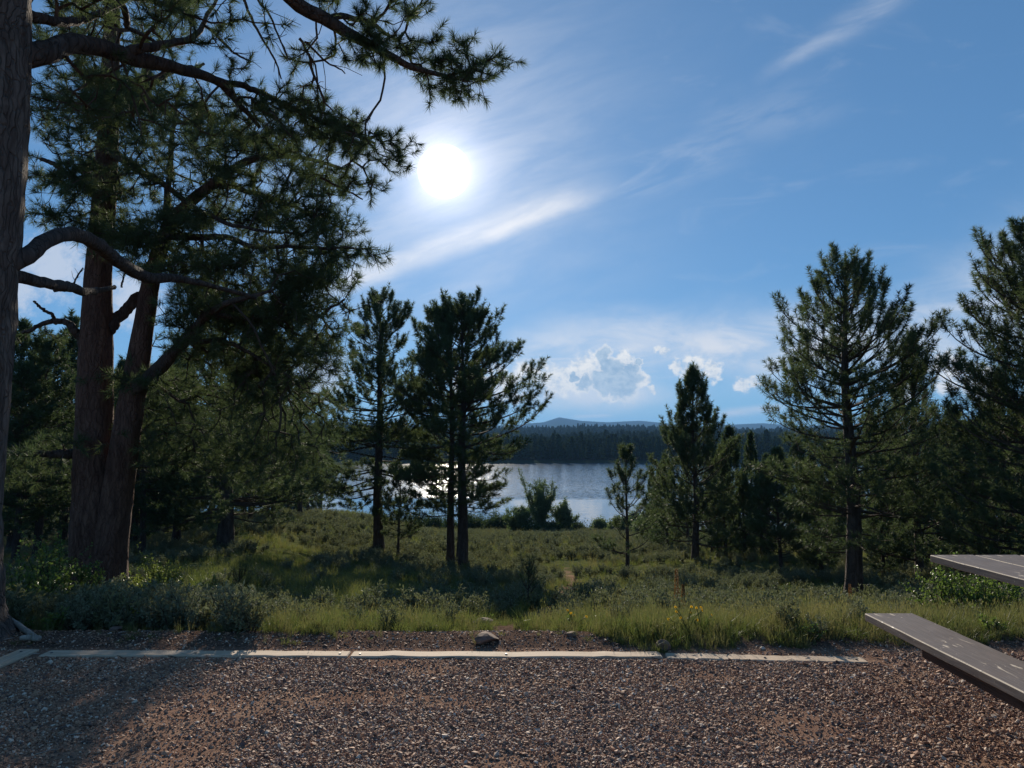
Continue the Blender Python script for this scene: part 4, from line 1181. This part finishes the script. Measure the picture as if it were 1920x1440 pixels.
def stalk(px, d, h_, seed, label):
    rng = np.random.default_rng(seed); x = P(px, 1050, d)[0]
    root = empty('seed_stalk', (x, d, zf(x, d) - .02)); tag(root, label, 'plant')
    q = spline([(0, 0, 0, .006), (.012, 0, h_ * .5, .005), (-.01, 0, h_, .003)], 14)
    link_obj('stem', tube_mesh('stem', q, M_pod, 6), root)
    n = 700; t = .28 + .72 * rng.random(n); rad = .005 + .020 * np.sin(np.clip(t, 0, .97) * 3.1) * rng.random(n) ** .5 * (h_ / .6)
    az = rng.random(n) * 6.28; pos = np.stack([np.cos(az) * rad, np.sin(az) * rad, t * h_], 1); dr = np.stack([np.cos(az), np.sin(az), rng.uniform(-.2, 1, n)], 1)
    v, f = leaf_quads(pos, dr, np.full(n, .014), np.full(n, .006), rng)
    link_obj('seed_head', mesh_np('seed_head', v, f, [M_pod]), root)
    n = 14; az = rng.random(n) * 6.28; pos = np.stack([0 * az, 0 * az, rng.random(n) * .12], 1); dr = np.stack([np.cos(az), np.sin(az), rng.uniform(.2, .9, n)], 1)
    v, f = leaf_quads(pos, dr, np.full(n, .14), np.full(n, .02), rng)
    link_obj('leaf_rosette', mesh_np('leaf_rosette', v, f, [M_shrub]), root)
stalk(1268, 9.6, .70, 1, 'taller rust-coloured seed stalk in the meadow below the cone-shaped pine')
stalk(1280, 9.3, .50, 2, 'shorter rust-coloured seed stalk touching the taller one, in the open meadow')
stalk(1592, 11.8, .56, 3, 'single rust-orange seed stalk against the base of the tallest pine')

def flower_plant(px, d, heads, seed, label, hgt=.17):
    rng = np.random.default_rng(seed); x = P(px, 1050, d)[0]
    root = empty('yellow_wildflower', (x, d, zf(x, d))); tag(root, label, 'flower')
    n = 40; az = rng.random(n) * 6.28; pos = np.stack([np.cos(az) * .01, np.sin(az) * .01, 0 * az], 1); dr = np.stack([np.cos(az) * .6, np.sin(az) * .6, rng.uniform(.6, 1.4, n)], 1)
    v, f = leaf_quads(pos, dr, rng.uniform(.08, .17, n), np.full(n, .004), rng); link_obj('foliage', mesh_np('foliage', v, f, [M_grass]), root)
    for k in range(heads):
        a = rng.random() * 6.28; r_ = rng.uniform(.02, .11); hz = hgt * rng.uniform(.55, 1.15); top = np.array([math.cos(a) * r_ * 1.4, math.sin(a) * r_, hz])
        q = spline([(0, 0, 0, .002), (top[0] * .4, top[1] * .4, hz * .6, .0016), (*top, .0013)], 7)
        st = link_obj('stem', tube_mesh('stem', q, M_grass, 4), root)
        face = norm(np.array([rng.normal() * .5, -1 + rng.normal() * .4, .7])[None])[0]; aa, bb = frames(face[None]); aa, bb = aa[0], bb[0]
        vs_, fs_ = [], []
        for p in range(11):
            th = p * 6.283 / 11; dv = aa * math.cos(th) + bb * math.sin(th); sv = np.cross(face, dv) * .0026
            b0 = len(vs_); L_ = .0105 * rng.uniform(.85, 1.1)
            vs_ += [top + dv * .003 - sv * .5, top + dv * .003 + sv * .5, top + dv * L_ * .8 + sv + face * .001, top + dv * L_ * 1.05, top + dv * L_ * .8 - sv + face * .001]; fs_.append([b0, b0 + 1, b0 + 2, b0 + 3, b0 + 4])
        fl = link_obj('flower_head', mesh_np('flower_head', vs_, np.array(fs_), [M_petal]), root)
        bm = bmesh.new(); bmesh.ops.create_uvsphere(bm, u_segments=8, v_segments=5, radius=.0042)
        bmesh.ops.translate(bm, verts=bm.verts, vec=Vector(top + face * .002)); mm = bpy.data.meshes.new('flower_centre'); bm.to_mesh(mm); bm.free(); mm.materials.append(M_disk)
        c_ = link_obj('flower_centre', mm, fl)
flower_plant(1286, 5.55, 8, 1, 'left and fullest cluster of yellow wildflowers in the grass behind the timber edging')
flower_plant(1312, 5.62, 3, 2, 'few yellow wildflowers with long blades, just right of the fullest cluster')
flower_plant(1075, 6.0, 4, 3, 'small yellow wildflowers in grass by the mouth of the trail', .2)

# ------------------------------------------------------------------ ground cover
def grass_tuft(seed, blades, h, spread_, w, lean=.5, seedheads=False, mat=None):
    rng = np.random.default_rng(seed); vs_ = []; fs_ = []
    for k in range(blades):
        az = rng.random() * 6.283; r_ = spread_ * rng.random() ** .6; b0 = np.array([math.cos(az) * r_, math.sin(az) * r_, -.02]); a2 = az + rng.normal(0, .9)
        hh = h * rng.uniform(.45, 1.1); ln_ = lean * rng.random() * hh; d = np.array([math.cos(a2), math.sin(a2), 0])
        side = np.array([-d[1], d[0], 0]); a3 = rng.random() * 6.28; side = np.array([math.cos(a3), math.sin(a3), 0]) * w * .5
        p1 = b0 + d * ln_ * .3 + np.array([0, 0, hh * .55]); p2 = b0 + d * ln_ + np.array([0, 0, hh * (1 - .25 * lean * rng.random())]); i0 = len(vs_)
        vs_ += [b0 - side, b0 + side, p1 + side * .8, p1 - side * .8, p2]; fs_.append([i0, i0 + 1, i0 + 2, i0 + 3]); fs_.append([i0 + 3, i0 + 2, i0 + 4, i0 + 4])
        if seedheads and rng.random() < .25:
            i0 = len(vs_); t = p2 + np.array([0, 0, hh * .12]); vs_ += [p2 - side * 1.2 - d * .0, (p2 + t) / 2 + side * 2.2, t, (p2 + t) / 2 - side * 2.2]; fs_.append([i0, i0 + 1, i0 + 2, i0 + 3])
    quads = [f for f in fs_ if f[2] != f[3]]; tris = [f[:3] for f in fs_ if f[2] == f[3]]
    return mesh_np('tuft', vs_, [np.array(quads), np.array(tris)], [mat or M_grass])

rng = np.random.default_rng(77)
def wedge(n, d0, d1, margin=1.15, power=1.0, extra=2.0):
    """random points between distances d0..d1, dense enough within the view wedge"""
    u_ = rng.random(n)
    d = (d0 ** (2 * power) + u_ * (d1 ** (2 * power) - d0 ** (2 * power))) ** (1 / (2 * power))
    hw = 0.70 * d * margin + extra
    x = rng.uniform(-1, 1, n) * hw
    return x, d

tree_xy = [(o.location.x, o.location.y) for o in COL.objects if o.parent is None and o.name.startswith(('pine_tree', 'old_pine'))]
def keep(x, y, td_min=.35):
    k = (y > edge_y(x) + .05 * rng.random(len(x))) & (trail_dist(x, y) > td_min * (0.1 + 1.1 * vnoise(x * 2.2, y * 2.2, 5)) * np.where(y > 12, .8, 1.1))
    return k

lush = [grass_tuft(500 + k, 26, .24, .07, .0065, .75) for k in range(4)]
dry = [grass_tuft(520 + k, 20, .33, .06, .004, .35, True, M_drygrass) for k in range(3)]
short = [grass_tuft(540 + k, 26, .10, .08, .006, 1.0) for k in range(2)]
P_, R_, S_, I_ = [], [], [], []
def push(x, y, scl_, idx_, tilt=.12):
    n = len(x); z = zfun(x, y)
    P_.append(np.stack([x, y, z], 1)); R_.append(np.stack([rng.normal(0, tilt, n), rng.normal(0, tilt, n), rng.random(n) * 6.28], 1)); S_.append(scl_); I_.append(idx_)
# front strip
x, y = wedge(8500, 5.0, 9.0); k = keep(x, y) & ~((x / y < -.36) & (rng.random(len(x)) < .85)); x, y = x[k], y[k]
seedy = (vnoise(x * .8, y * .8, 61) * .5 + rng.random(len(x)) * .5 + .18 * smooth(.5, 2.5, x)) > .62
idx = np.where(seedy, 4 + rng.integers(0, 3, len(x)), np.where(rng.random(len(x)) < .3, 7 + rng.integers(0, 2, len(x)), rng.integers(0, 4, len(x))))
front_h = (.50 + .42 * smooth(0, .5, y - edge_y(x))) * (.72 + .5 * vnoise(x * 1.4, y * 1.4, 93)); mid_gap = 1 - .45 * np.exp(-((x + .1) / 1.0) ** 2)
push(x, y, rng.uniform(.5, 1.0, len(x)) * front_h * mid_gap, idx)
x, y = wedge(9000, 5.12, 7.2, 1.1, 1.0, .5); k = keep(x, y, .3) & ~((x / y < -.36) & (rng.random(len(x)) < .6)); x, y = x[k], y[k]
idx = np.where(rng.random(len(x)) < .45, 7 + rng.integers(0, 2, len(x)), np.where(rng.random(len(x)) < .4, 4 + rng.integers(0, 3, len(x)), rng.integers(0, 4, len(x))))
push(x, y, rng.uniform(.35, .85, len(x)) * (.65 + .35 * smooth(0, .4, y - edge_y(x))), idx)
x = rng.uniform(-3.6, 1.2, 260); y = rng.uniform(5.3, 5.75, 260); k = (rng.random(260) < .15 + .85 * (vnoise(x * 2.2, y * 2.2, 91) > .62)); x, y = x[k], y[k]
push(x, y, rng.uniform(.18, .45, len(x)), np.where(rng.random(len(x)) < .6, 7 + rng.integers(0, 2, len(x)), rng.integers(0, 7, len(x))))
# meadow, thinning in number and growing in size with distance
x, y = wedge(17000, 9, 34, power=.75); k = keep(x, y, .4); x, y = x[k], y[k]
hollow = np.exp(-(((x + 4.5) / 5) ** 2)) * smooth(9, 12, y) * (1 - smooth(24, 30, y))
dens = .25 + .75 * smooth(.4, .6, vnoise(x * .3, y * .3, 62) + hollow * .5); k = rng.random(len(x)) < dens; x, y, hollow = x[k], y[k], hollow[k]
seedy = (vnoise(x * .5, y * .5, 63) * .5 + rng.random(len(x)) * .4 - hollow * .6) > .52
idx = np.where(seedy, 4 + rng.integers(0, 3, len(x)), rng.integers(0, 4, len(x)))
push(x, y, rng.uniform(.7, 1.25, len(x)) * (1 + .25 * hollow) * (.9 + y * .012), idx)
x, y = wedge(15000, 34, 128, power=.8); k = keep(x, y) & (zfun(x, y) > LAKE + .15); x, y = x[k], y[k]
idx = np.where(rng.random(len(x)) < .4, 4 + rng.integers(0, 3, len(x)), rng.integers(0, 4, len(x)))
push(x, y, rng.uniform(1.2, 2.2, len(x)) * (1 + (y - 34) * .008), idx)
x = rng.uniform(-260, -50, 5000); y = rng.uniform(120, 330, 5000); z = zfun(x, y); k = z > LAKE + .1; x, y = x[k], y[k]
push(x, y, rng.uniform(3, 6, len(x)), rng.integers(0, 4, len(x)))
tag(scatter('meadow_grass', lush + dry + short, np.vstack(P_), np.vstack(R_), np.concatenate(S_), np.concatenate(I_)), 'green and seeding grass covering the slope down to the lake', 'grass', kind='stuff')

sage = [shrub_single((0.40, 0.34, 14, 46, .045, .008, 600 + k, M_sage, .9)) for k in range(4)]
forb = [shrub_single((0.22, 0.16, 8, 26, .030, .009, 610 + k, M_shrub, .8)) for k in range(2)]
P_, R_, S_, I_ = [], [], [], []
x, y = wedge(2600, 5.35, 10.5); k = keep(x, y, .5) & ((x / y < -.36 + .08 * rng.normal(size=len(x))) | (rng.random(len(x)) < .22)); x, y = x[k], y[k]
lf = x / y < -.34; idx = np.where(lf & (rng.random(len(x)) < .7), rng.integers(0, 4, len(x)), np.where(rng.random(len(x)) < .7, 4 + rng.integers(0, 2, len(x)), rng.integers(0, 4, len(x))))
push(x, y, rng.uniform(.45, 1.0, len(x)) * np.where(lf, 1.05, .75), idx)
x, y = wedge(7500, 9, 40, power=.85); k = keep(x, y, .6); x, y = x[k], y[k]
hollow = np.exp(-(((x + 4.5) / 4) ** 2)) * smooth(9, 12, y) * (1 - smooth(24, 30, y)); strip = np.exp(-((y - 38) / 5) ** 2) * smooth(8, 10, x)
patch = smooth(.38, .55, vnoise(x * .35, y * .35, 71) + .12) * (1 - .9 * hollow) * (1 - .9 * strip); k = rng.random(len(x)) < patch; x, y = x[k], y[k]
idx = np.where(rng.random(len(x)) < .82, rng.integers(0, 4, len(x)), 4 + rng.integers(0, 2, len(x)))
push(x, y, rng.uniform(.6, 1.25, len(x)), idx)
x, y = wedge(8500, 38, 110, power=.85); k = keep(x, y, .6) & (zfun(x, y) > LAKE + .4); x, y = x[k], y[k]
strip = np.exp(-((y - 40) / 8) ** 2) * smooth(8, 10, x); k = rng.random(len(x)) < (1 - .85 * strip) * smooth(.3, .5, vnoise(x * .12, y * .12, 72) + .15); x, y = x[k], y[k]
push(x, y, rng.uniform(1.0, 1.9, len(x)), rng.integers(0, 4, len(x)))
tag(scatter('sagebrush_cover', sage + forb, np.vstack(P_), np.vstack(R_), np.concatenate(S_), np.concatenate(I_)), 'low grey-green sagebrush and herbs spread over the slope', 'ground cover', kind='stuff')

# crushed stone on the pad and behind the timber
def stone(seed, flat=.6):
    r_ = random.Random(seed); bm = bmesh.new()
    for k in range(11):
        v_ = Vector((r_.gauss(0, 1), r_.gauss(0, 1), r_.gauss(0, 1))).normalized() * r_.uniform(.8, 1.1)
        bm.verts.new((v_.x, v_.y * r_.uniform(.6, .9), v_.z * flat))
    res = bmesh.ops.convex_hull(bm, input=bm.verts)
    bmesh.ops.delete(bm, geom=[g for g in res.get('geom_unused', []) if isinstance(g, bmesh.types.BMVert)], context='VERTS')
    me_ = bpy.data.meshes.new('stone'); bm.to_mesh(me_); bm.free(); me_.materials.append(M_gravel)
    return me_
stones = [stone(k, .45 + .06 * (k % 4)) for k in range(10)]
n = 300000
y = rng.uniform(2.55, 5.12, n); x = rng.uniform(-1, 1, n) * (0.71 * y + 0.55)
dn = smooth(.34, .52, fbm(x * 1.3, y * 2.1, 81, 3) + .10 * rng.random(n)); k = rng.random(n) < .22 + .78 * dn; x, y = x[k], y[k]
n2 = 26000; x2 = rng.uniform(-4.6, 4.8, n2); y2 = rng.uniform(5.1, 5.9, n2); k = (y2 < edge_y(x2) + .1 * rng.random(n2)) & (rng.random(n2) < .75 * (1 - .5 * smooth(5.3, 5.9, y2))); 
x = np.concatenate([x, x2[k]]); y = np.concatenate([y, y2[k]])
kk = ~((np.abs(y - (5.10 - .012 * (x + 3.1) - .05 * smooth(1.0, 2.3, x))) < .064) & (x > -3.2) & (x < 2.4)) & ~((np.abs(x + 3.27) < .072) & (y < 5.15))
x, y = x[kk], y[kk]
sz = np.exp(rng.normal(math.log(.0064), .42, len(x))); sz = np.clip(sz, .003, .024)
tag(scatter('gravel', stones, np.stack([x, y, zfun(x, y) + sz * .28], 1), np.stack([rng.normal(0, .45, len(x)), rng.normal(0, .45, len(x)), rng.random(len(x)) * 6.28], 1), sz, rng.integers(0, 10, len(x))), 'crushed reddish brown stone spread over the clearing', 'gravel', kind='stuff')

# needles and dry twigs littering the dirt
def sliver(seed):
    r_ = np.random.default_rng(seed); q = spline([(-.5, 0, 0, .03), (0, r_.normal(0, .05), .02, .035), (.5, r_.normal(0, .05), 0, .02)], 5)
    v, f, t = tube(q, 4); return mesh_np('twig', v, [f, t], [M_log if seed % 2 else M_twig])
n = 1500; x = rng.uniform(-4.2, 4.5, n); y = rng.uniform(2.4, 5.7, n) ; k = (y < edge_y(x)) & (rng.random(n) < .3 + .7 * (y > 4.9)); x, y = x[k], y[k]
tag(scatter('twig_litter', [sliver(k) for k in range(4)], np.stack([x, y, zfun(x, y) + .008], 1), np.stack([0 * x, rng.normal(0, .12, len(x)), rng.random(len(x)) * 6.28], 1), rng.uniform(.02, .085, len(x)), rng.integers(0, 4, len(x))), 'dry twigs and needles scattered over the gravel and dirt', 'litter', kind='stuff')

# ------------------------------------------------------------------ far forest beyond the lake
def conifer(seed, h=10.0, r=2.0, layers=9, per=16, round_=False):
    rg = np.random.default_rng(seed); vs_ = []; fs_ = []
    n = layers * per * 2
    for k in range(n):
        t = rg.random() ** (.8); zc = h * (.12 + .86 * t); rad = r * ((1 - t) ** (.55 if round_ else .85) + .06) * (1 if not round_ else min(1, .5 + 3 * t)) * rg.uniform(.35, 1.1); a = rg.random() * 6.28
        c_ = np.array([math.cos(a) * rad, math.sin(a) * rad, zc]); s_ = h * .075 * rg.uniform(.6, 1.3)
        d1 = norm(rg.normal(size=(1, 3)))[0]; d2 = norm(np.cross(d1, rg.normal(size=3))[None])[0]; i0 = len(vs_)
        vs_ += [c_ + d1 * s_, c_ + d2 * s_ * .8, c_ - d1 * s_ * .8 - d2 * s_ * .5]; fs_.append([i0, i0 + 1, i0 + 2])
    v, f = prisms(np.array([[0, 0, -.5]]), np.array([[0, 0, h * .97]]), [.16], [.03], 4)
    i0 = len(vs_); vs_ = np.vstack([np.array(vs_), v])
    return mesh_np('conifer', vs_, [np.array(fs_), f + i0], [M_far, M_bark_dark], np.concatenate([np.zeros(len(fs_)), np.ones(len(f))]))
fars = [conifer(700, 11, 2.3), conifer(701, 12, 2.1), conifer(702, 10, 2.6, round_=True), conifer(703, 13, 2.4), conifer(704, 9, 2.6, round_=True)]
X_, Y_, SC = [], [], []
def band(n, y0, y1, s0, s1, hw=.8, x0=None, x1=None, dens=None):
    y = y0 * (y1 / y0) ** rng.random(n); x = rng.uniform(-1, 1, n) * hw * y if x0 is None else rng.uniform(x0, x1, n)
    z = zfun(x, y); k = z > LAKE + .25
    if dens is not None: k &= rng.random(n) < dens(x, y)
    X_.append(x[k]); Y_.append(y[k]); SC.append(rng.uniform(s0, s1, k.sum()) * np.exp(rng.normal(0, .12, k.sum())))
opn = lambda x, y: np.where((x / y > .54) & (y > 530) & (y < 1010), .05, 1.0)
band(9000, 462, 760, .75, 1.15, .95, dens=opn)
band(10000, 700, 1300, .85, 1.3, .95, dens=opn)
band(14000, 1300, 2500, 1.0, 1.5, .85)
band(8000, 2500, 4200, 1.1, 1.6, .8)
band(2600, 150, 470, .55, 1.15, x0=-420, x1=-100, dens=lambda x, y: smooth(0, 30, (-x - 96) - .12 * np.abs(y - 300)) * .9)
x = np.concatenate(X_); y = np.concatenate(Y_); s_ = np.concatenate(SC)
# the shore's own tall ones
tag(scatter('far_forest', fars, np.stack([x, y, zfun(x, y) - .2], 1), np.stack([0 * x, 0 * x, rng.random(len(x)) * 6.28], 1), np.stack([s_ * rng.uniform(.85, 1.35, len(x)), s_ * rng.uniform(.85, 1.35, len(x)), s_], 1), rng.integers(0, 5, len(x))),
    'dark conifer forest covering the hills across the lake', 'forest', kind='stuff')

# ------------------------------------------------------------------ timber edging
def board_mesh(name, L, W, T, mat, seed, bev=.006, segs=14, wobble=.004, arris=False):
    """a long board along local Y, worn rounded arrises"""
    rg = np.random.default_rng(seed)
    b = bev
    prof = np.array([(-W / 2 + b, 0), (-W / 2, -b), (-W / 2, -T + b), (-W / 2 + b, -T), (W / 2 - b, -T), (W / 2, -T + b), (W / 2, -b), (W / 2 - b, 0)])
    ys_ = np.concatenate([[0, b], np.linspace(b * 3, L - b * 3, segs), [L - b, L]])
    vs_ = []
    for k, yv in enumerate(ys_):
        s_ = 1.0 if 0 < k < len(ys_) - 1 else 1 - 2 * b / W
        w_ = rg.normal(0, wobble * .35); zz_ = rg.normal(0, wobble * .25)
        for (px_, pz_) in prof:
            st = 1 - (2 * b / T if k in (0, len(ys_) - 1) else 0)
            vs_.append((px_ * s_ + w_ + rg.normal(0, wobble * .15), yv, (pz_ + T / 2) * st - T / 2 + zz_))
    n = len(ys_); f = []
    for k in range(n - 1):
        for m_ in range(8):
            f.append([k * 8 + m_, (k + 1) * 8 + m_, (k + 1) * 8 + (m_ + 1) % 8, k * 8 + (m_ + 1) % 8])
    e0 = [list(range(8)), [(n - 1) * 8 + q for q in range(7, -1, -1)]]
    me_ = mesh_np(name, vs_, [np.array(f), np.array(e0)], [mat])
    # arris attribute on the bevel faces
    a_ = me_.attributes.new('arris', 'FLOAT', 'FACE'); val = np.zeros(len(me_.polygons), np.float32)
    if arris:
        for q in range(len(f)):
            m_ = q % 8; k = q // 8
            if m_ in (0, 7 - 1 + 0, 2, 4, 6): val[q] = 1 if m_ in (0, 6) else .4
            if k in (0, n - 2): val[q] = 1
    a_.data.foreach_set('value', val)
    return me_

def board_obj(name, p, yaw, L, W, T, mat, seed, parent=None, pitch=0.0, roll=0.0, **kw):
    o = link_obj(name, board_mesh(name, L, W, T, mat, seed, **kw), parent)
    o.location = p; o.rotation_euler = (pitch, roll, yaw)
    return o
def px_x(px, d): return P(px, 1220, d)[0]
TL = [('left board of the timber edging, shaded in part, from the corner to the first joint', 82, 655, 5.10, 5.085, .014, .015),
      ('middle sunlit board of the timber edging between the two joints', 659, 1240, 5.082, 5.07, .013, 0),
      ('right board of the timber edging with dirt and chips lying on it', 1248, 1622, 5.055, 4.965, .009, -.006)]
for k, (lab, xa, xb, da, db, zt, _) in enumerate(TL):
    a = np.array([px_x(xa, da), da, zt]); b = np.array([px_x(xb, db), db, zt - .004 * (k == 2) * 2]); L = np.linalg.norm(b - a)
    yaw = math.atan2(b[1] - a[1], b[0] - a[0]) - math.pi / 2
    r = empty('timber_edging', a); r.rotation_euler = (0, 0, yaw); tag(r, lab, 'timber board', 'timber boards edging the gravel pad')
    m_ = link_obj('beam', board_mesh('beam', L, .122, .10, M_timber, 800 + k, bev=.007, segs=24, wobble=.006), r)
    for yy_ in (.06, L * .5, L - .06):
        bm = bmesh.new(); bmesh.ops.create_cone(bm, cap_ends=True, segments=10, radius1=.009, radius2=.008, depth=.005)
        bmesh.ops.translate(bm, verts=bm.verts, vec=(.01, yy_, .002)); mm = bpy.data.meshes.new('bolt'); bm.to_mesh(mm); bm.free(); mm.materials.append(M_screw); link_obj('bolt', mm, r)
a = np.array([px_x(52, 5.16), 5.178, .017]); r = empty('timber_edging', a); r.rotation_euler = (0, 0, math.pi - 0.02)
tag(r, 'corner board of the timber edging running towards the viewer at the left edge', 'timber board', 'timber boards edging the gravel pad')
link_obj('beam', board_mesh('beam', 2.6, .138, .10, M_timber, 810, bev=.007, segs=16, wobble=.006), r)
bm = bmesh.new(); bmesh.ops.create_cone(bm, cap_ends=True, segments=10, radius1=.009, radius2=.008, depth=.005)
bmesh.ops.translate(bm, verts=bm.verts, vec=(.01, .07, .002)); mm = bpy.data.meshes.new('bolt'); bm.to_mesh(mm); bm.free(); mm.materials.append(M_screw); link_obj('bolt', mm, r)

# ------------------------------------------------------------------ picnic table
pt = empty('picnic_table', (2.85, 2.9, 0)); tag(pt, 'weathered dark grey wooden picnic table with attached bench, cut off by the right edge', 'picnic table')
def rel(x, y, z): return (x - 2.85, y - 2.9, z)
TY, BY = 4.518, 4.33
LEN = 2.44
for k in range(3):
    x0 = 2.494 + k * .268 + .045 * LEN
    o = board_obj('tabletop_plank', rel(x0 + .13, TY - LEN, .75), 0.045, LEN, .260, .042, M_board, 820 + k, pt, bev=.0042, segs=20, wobble=.0015, arris=True)
for nm, xc in (('bench_plank', 2.145), ('bench_plank', 3.60)):
    o = board_obj(nm, rel(xc + .012, BY - LEN, .45), 0.004 if xc < 3 else 0, LEN, .275, .042, M_board, 830 + int(xc), pt, bev=.0045, segs=20, wobble=.0018, arris=True)
def slab(name, a, b, w, t, mat, parent=pt):
    """board from a to b, w tall, t thick"""
    a = Vector(rel(*a)); b = Vector(rel(*b)); d = b - a; L = d.length
    me_ = board_mesh(name, L, t, w, mat, 850 + len(name), bev=.003, segs=4, wobble=.0008)
    o = link_obj(name, me_, parent); q = d.to_track_quat('Y', 'Z'); o.rotation_mode = 'QUATERNION'; o.rotation_quaternion = q; o.location = a
    return o
for xa in (2.085, 3.60):
    slab('bench_rail', (xa, 3.80, .4045), (xa - .01, 1.95, .4045), .048, .085, M_beam)
for yb in (2.95, 2.15):
    slab('bench_support', (2.12, yb, .340), (3.62, yb, .340), .12, .040, M_beam)
    slab('top_support', (2.52, yb + .043, .706), (3.22, yb + .043, .706), .09, .040, M_beam)
    slab('leg', (2.80, yb + .086, .70), (2.80, yb + .086, .0), .135, .040, M_beam)
    slab('leg', (3.02, yb + .086, .70), (3.02, yb + .086, .0), .135, .040, M_beam)
slab('top_rail', (2.91, 4.1, .706), (2.91, 2.1, .706), .05, .09, M_beam)
slab('diagonal_brace', (2.91, 2.98, .20), (2.91, 2.60, .64), .09, .038, M_beam)

# ------------------------------------------------------------------ rocks and fallen wood
def rock(px, d, sx, sy, sz_, seed, label, sink=.3):
    bm = bmesh.new(); bmesh.ops.create_icosphere(bm, subdivisions=3, radius=1); rg = random.Random(seed)
    planes = [(Vector((rg.gauss(0, 1), rg.gauss(0, 1), rg.gauss(0, .8))).normalized(), rg.uniform(.55, .9)) for _ in range(9)]
    for v_ in bm.verts:
        for n_, o_ in planes:
            dd = v_.co.dot(n_) - o_
            if dd > 0: v_.co -= n_ * dd
        v_.co = Vector((v_.co.x * sx, v_.co.y * sy, v_.co.z * sz_)) * rg.uniform(.97, 1.03)
    me_ = bpy.data.meshes.new('rock'); bm.to_mesh(me_); bm.free(); me_.materials.append(M_rock)
    x = px_x(px, d); o = link_obj('rock', me_); o.location = (x, d, zf(x, d) + sz_ * (1 - sink) - sz_ * .2); o.rotation_euler = (0, 0, seed)
    tag(o, label, 'rock')
rock(1243, 5.19, .055, .05, .05, 3, 'dark reddish pointed rock at the joint behind the timber edging')
rock(912, 5.38, .11, .08, .045, 4, 'flat brown rock half sunk behind the timber edging at the trail mouth')
rock(1072, 5.5, .05, .04, .022, 5, 'small brown stone in the dirt right of the trail mouth')
rock(812, 5.9, .07, .06, .035, 6, 'dark stone at the grass edge left of the trail mouth')
rock(905, 6.6, .12, .09, .05, 7, 'shaded stone lying in the bare trail')
rock(215, 5.75, .06, .05, .03, 8, 'small dark stone in the dirt below the brushy bank')

def fallen(rows, label, r0_):
    q = spline([(*P(px, py, d), r_) for (px, py, d, r_) in rows], 20); q[:, :3] += np.cumsum(np.random.default_rng(5).normal(size=(20, 3)) * .002, axis=0)
    p0 = q[0, :3].copy(); me_ = tube_mesh('fallen_branch', np.hstack([q[:, :3] - p0, q[:, 3:]]), M_log, 9, .06, np.random.default_rng(2))
    o = link_obj('fallen_branch', me_, None, p0); tag(o, label, 'branch')
fallen([(18, 1162, 5.75, .022), (45, 1178, 5.6, .02), (62, 1186, 5.5, .017), (80, 1193, 5.4, .012)], 'bleached fallen branch sloping down beside the giant trunk', .02)
fallen([(38, 1197, 5.35, .016), (58, 1193, 5.38, .02), (78, 1195, 5.33, .014)], 'short pale piece of wood on the dirt below the fallen branch', .02)

# ------------------------------------------------------------------ haze
hz_m = bpy.data.materials.new('haze'); hz_m.use_nodes = True; nt = hz_m.node_tree; nt.nodes.clear()
out = nt.nodes.new('ShaderNodeOutputMaterial'); pv = nt.nodes.new('ShaderNodeVolumePrincipled')
pv.inputs['Color'].default_value = (0.26, 0.55, 1.0, 1); pv.inputs['Density'].default_value = HAZE_DENSITY; pv.inputs['Anisotropy'].default_value = 0.1
nt.links.new(pv.outputs[0], out.inputs['Volume'])
zlo, zhi = float(Z.min()) - 3.0, float(Z.max()) + 12
bv = [(-11700, -70, zlo), (11700, -70, zlo), (11700, 13700, zlo), (-11700, 13700, zlo), (-11700, -70, zhi), (11700, -70, zhi), (11700, 13700, zhi), (-11700, 13700, zhi)]
bf = [[0, 3, 2, 1], [4, 5, 6, 7], [0, 1, 5, 4], [1, 2, 6, 5], [2, 3, 7, 6], [3, 0, 4, 7]]
tag(link_obj('haze', mesh_np('haze', bv, np.array(bf), [hz_m])), 'thin blue haze over the lake and hills', 'haze', kind='stuff')
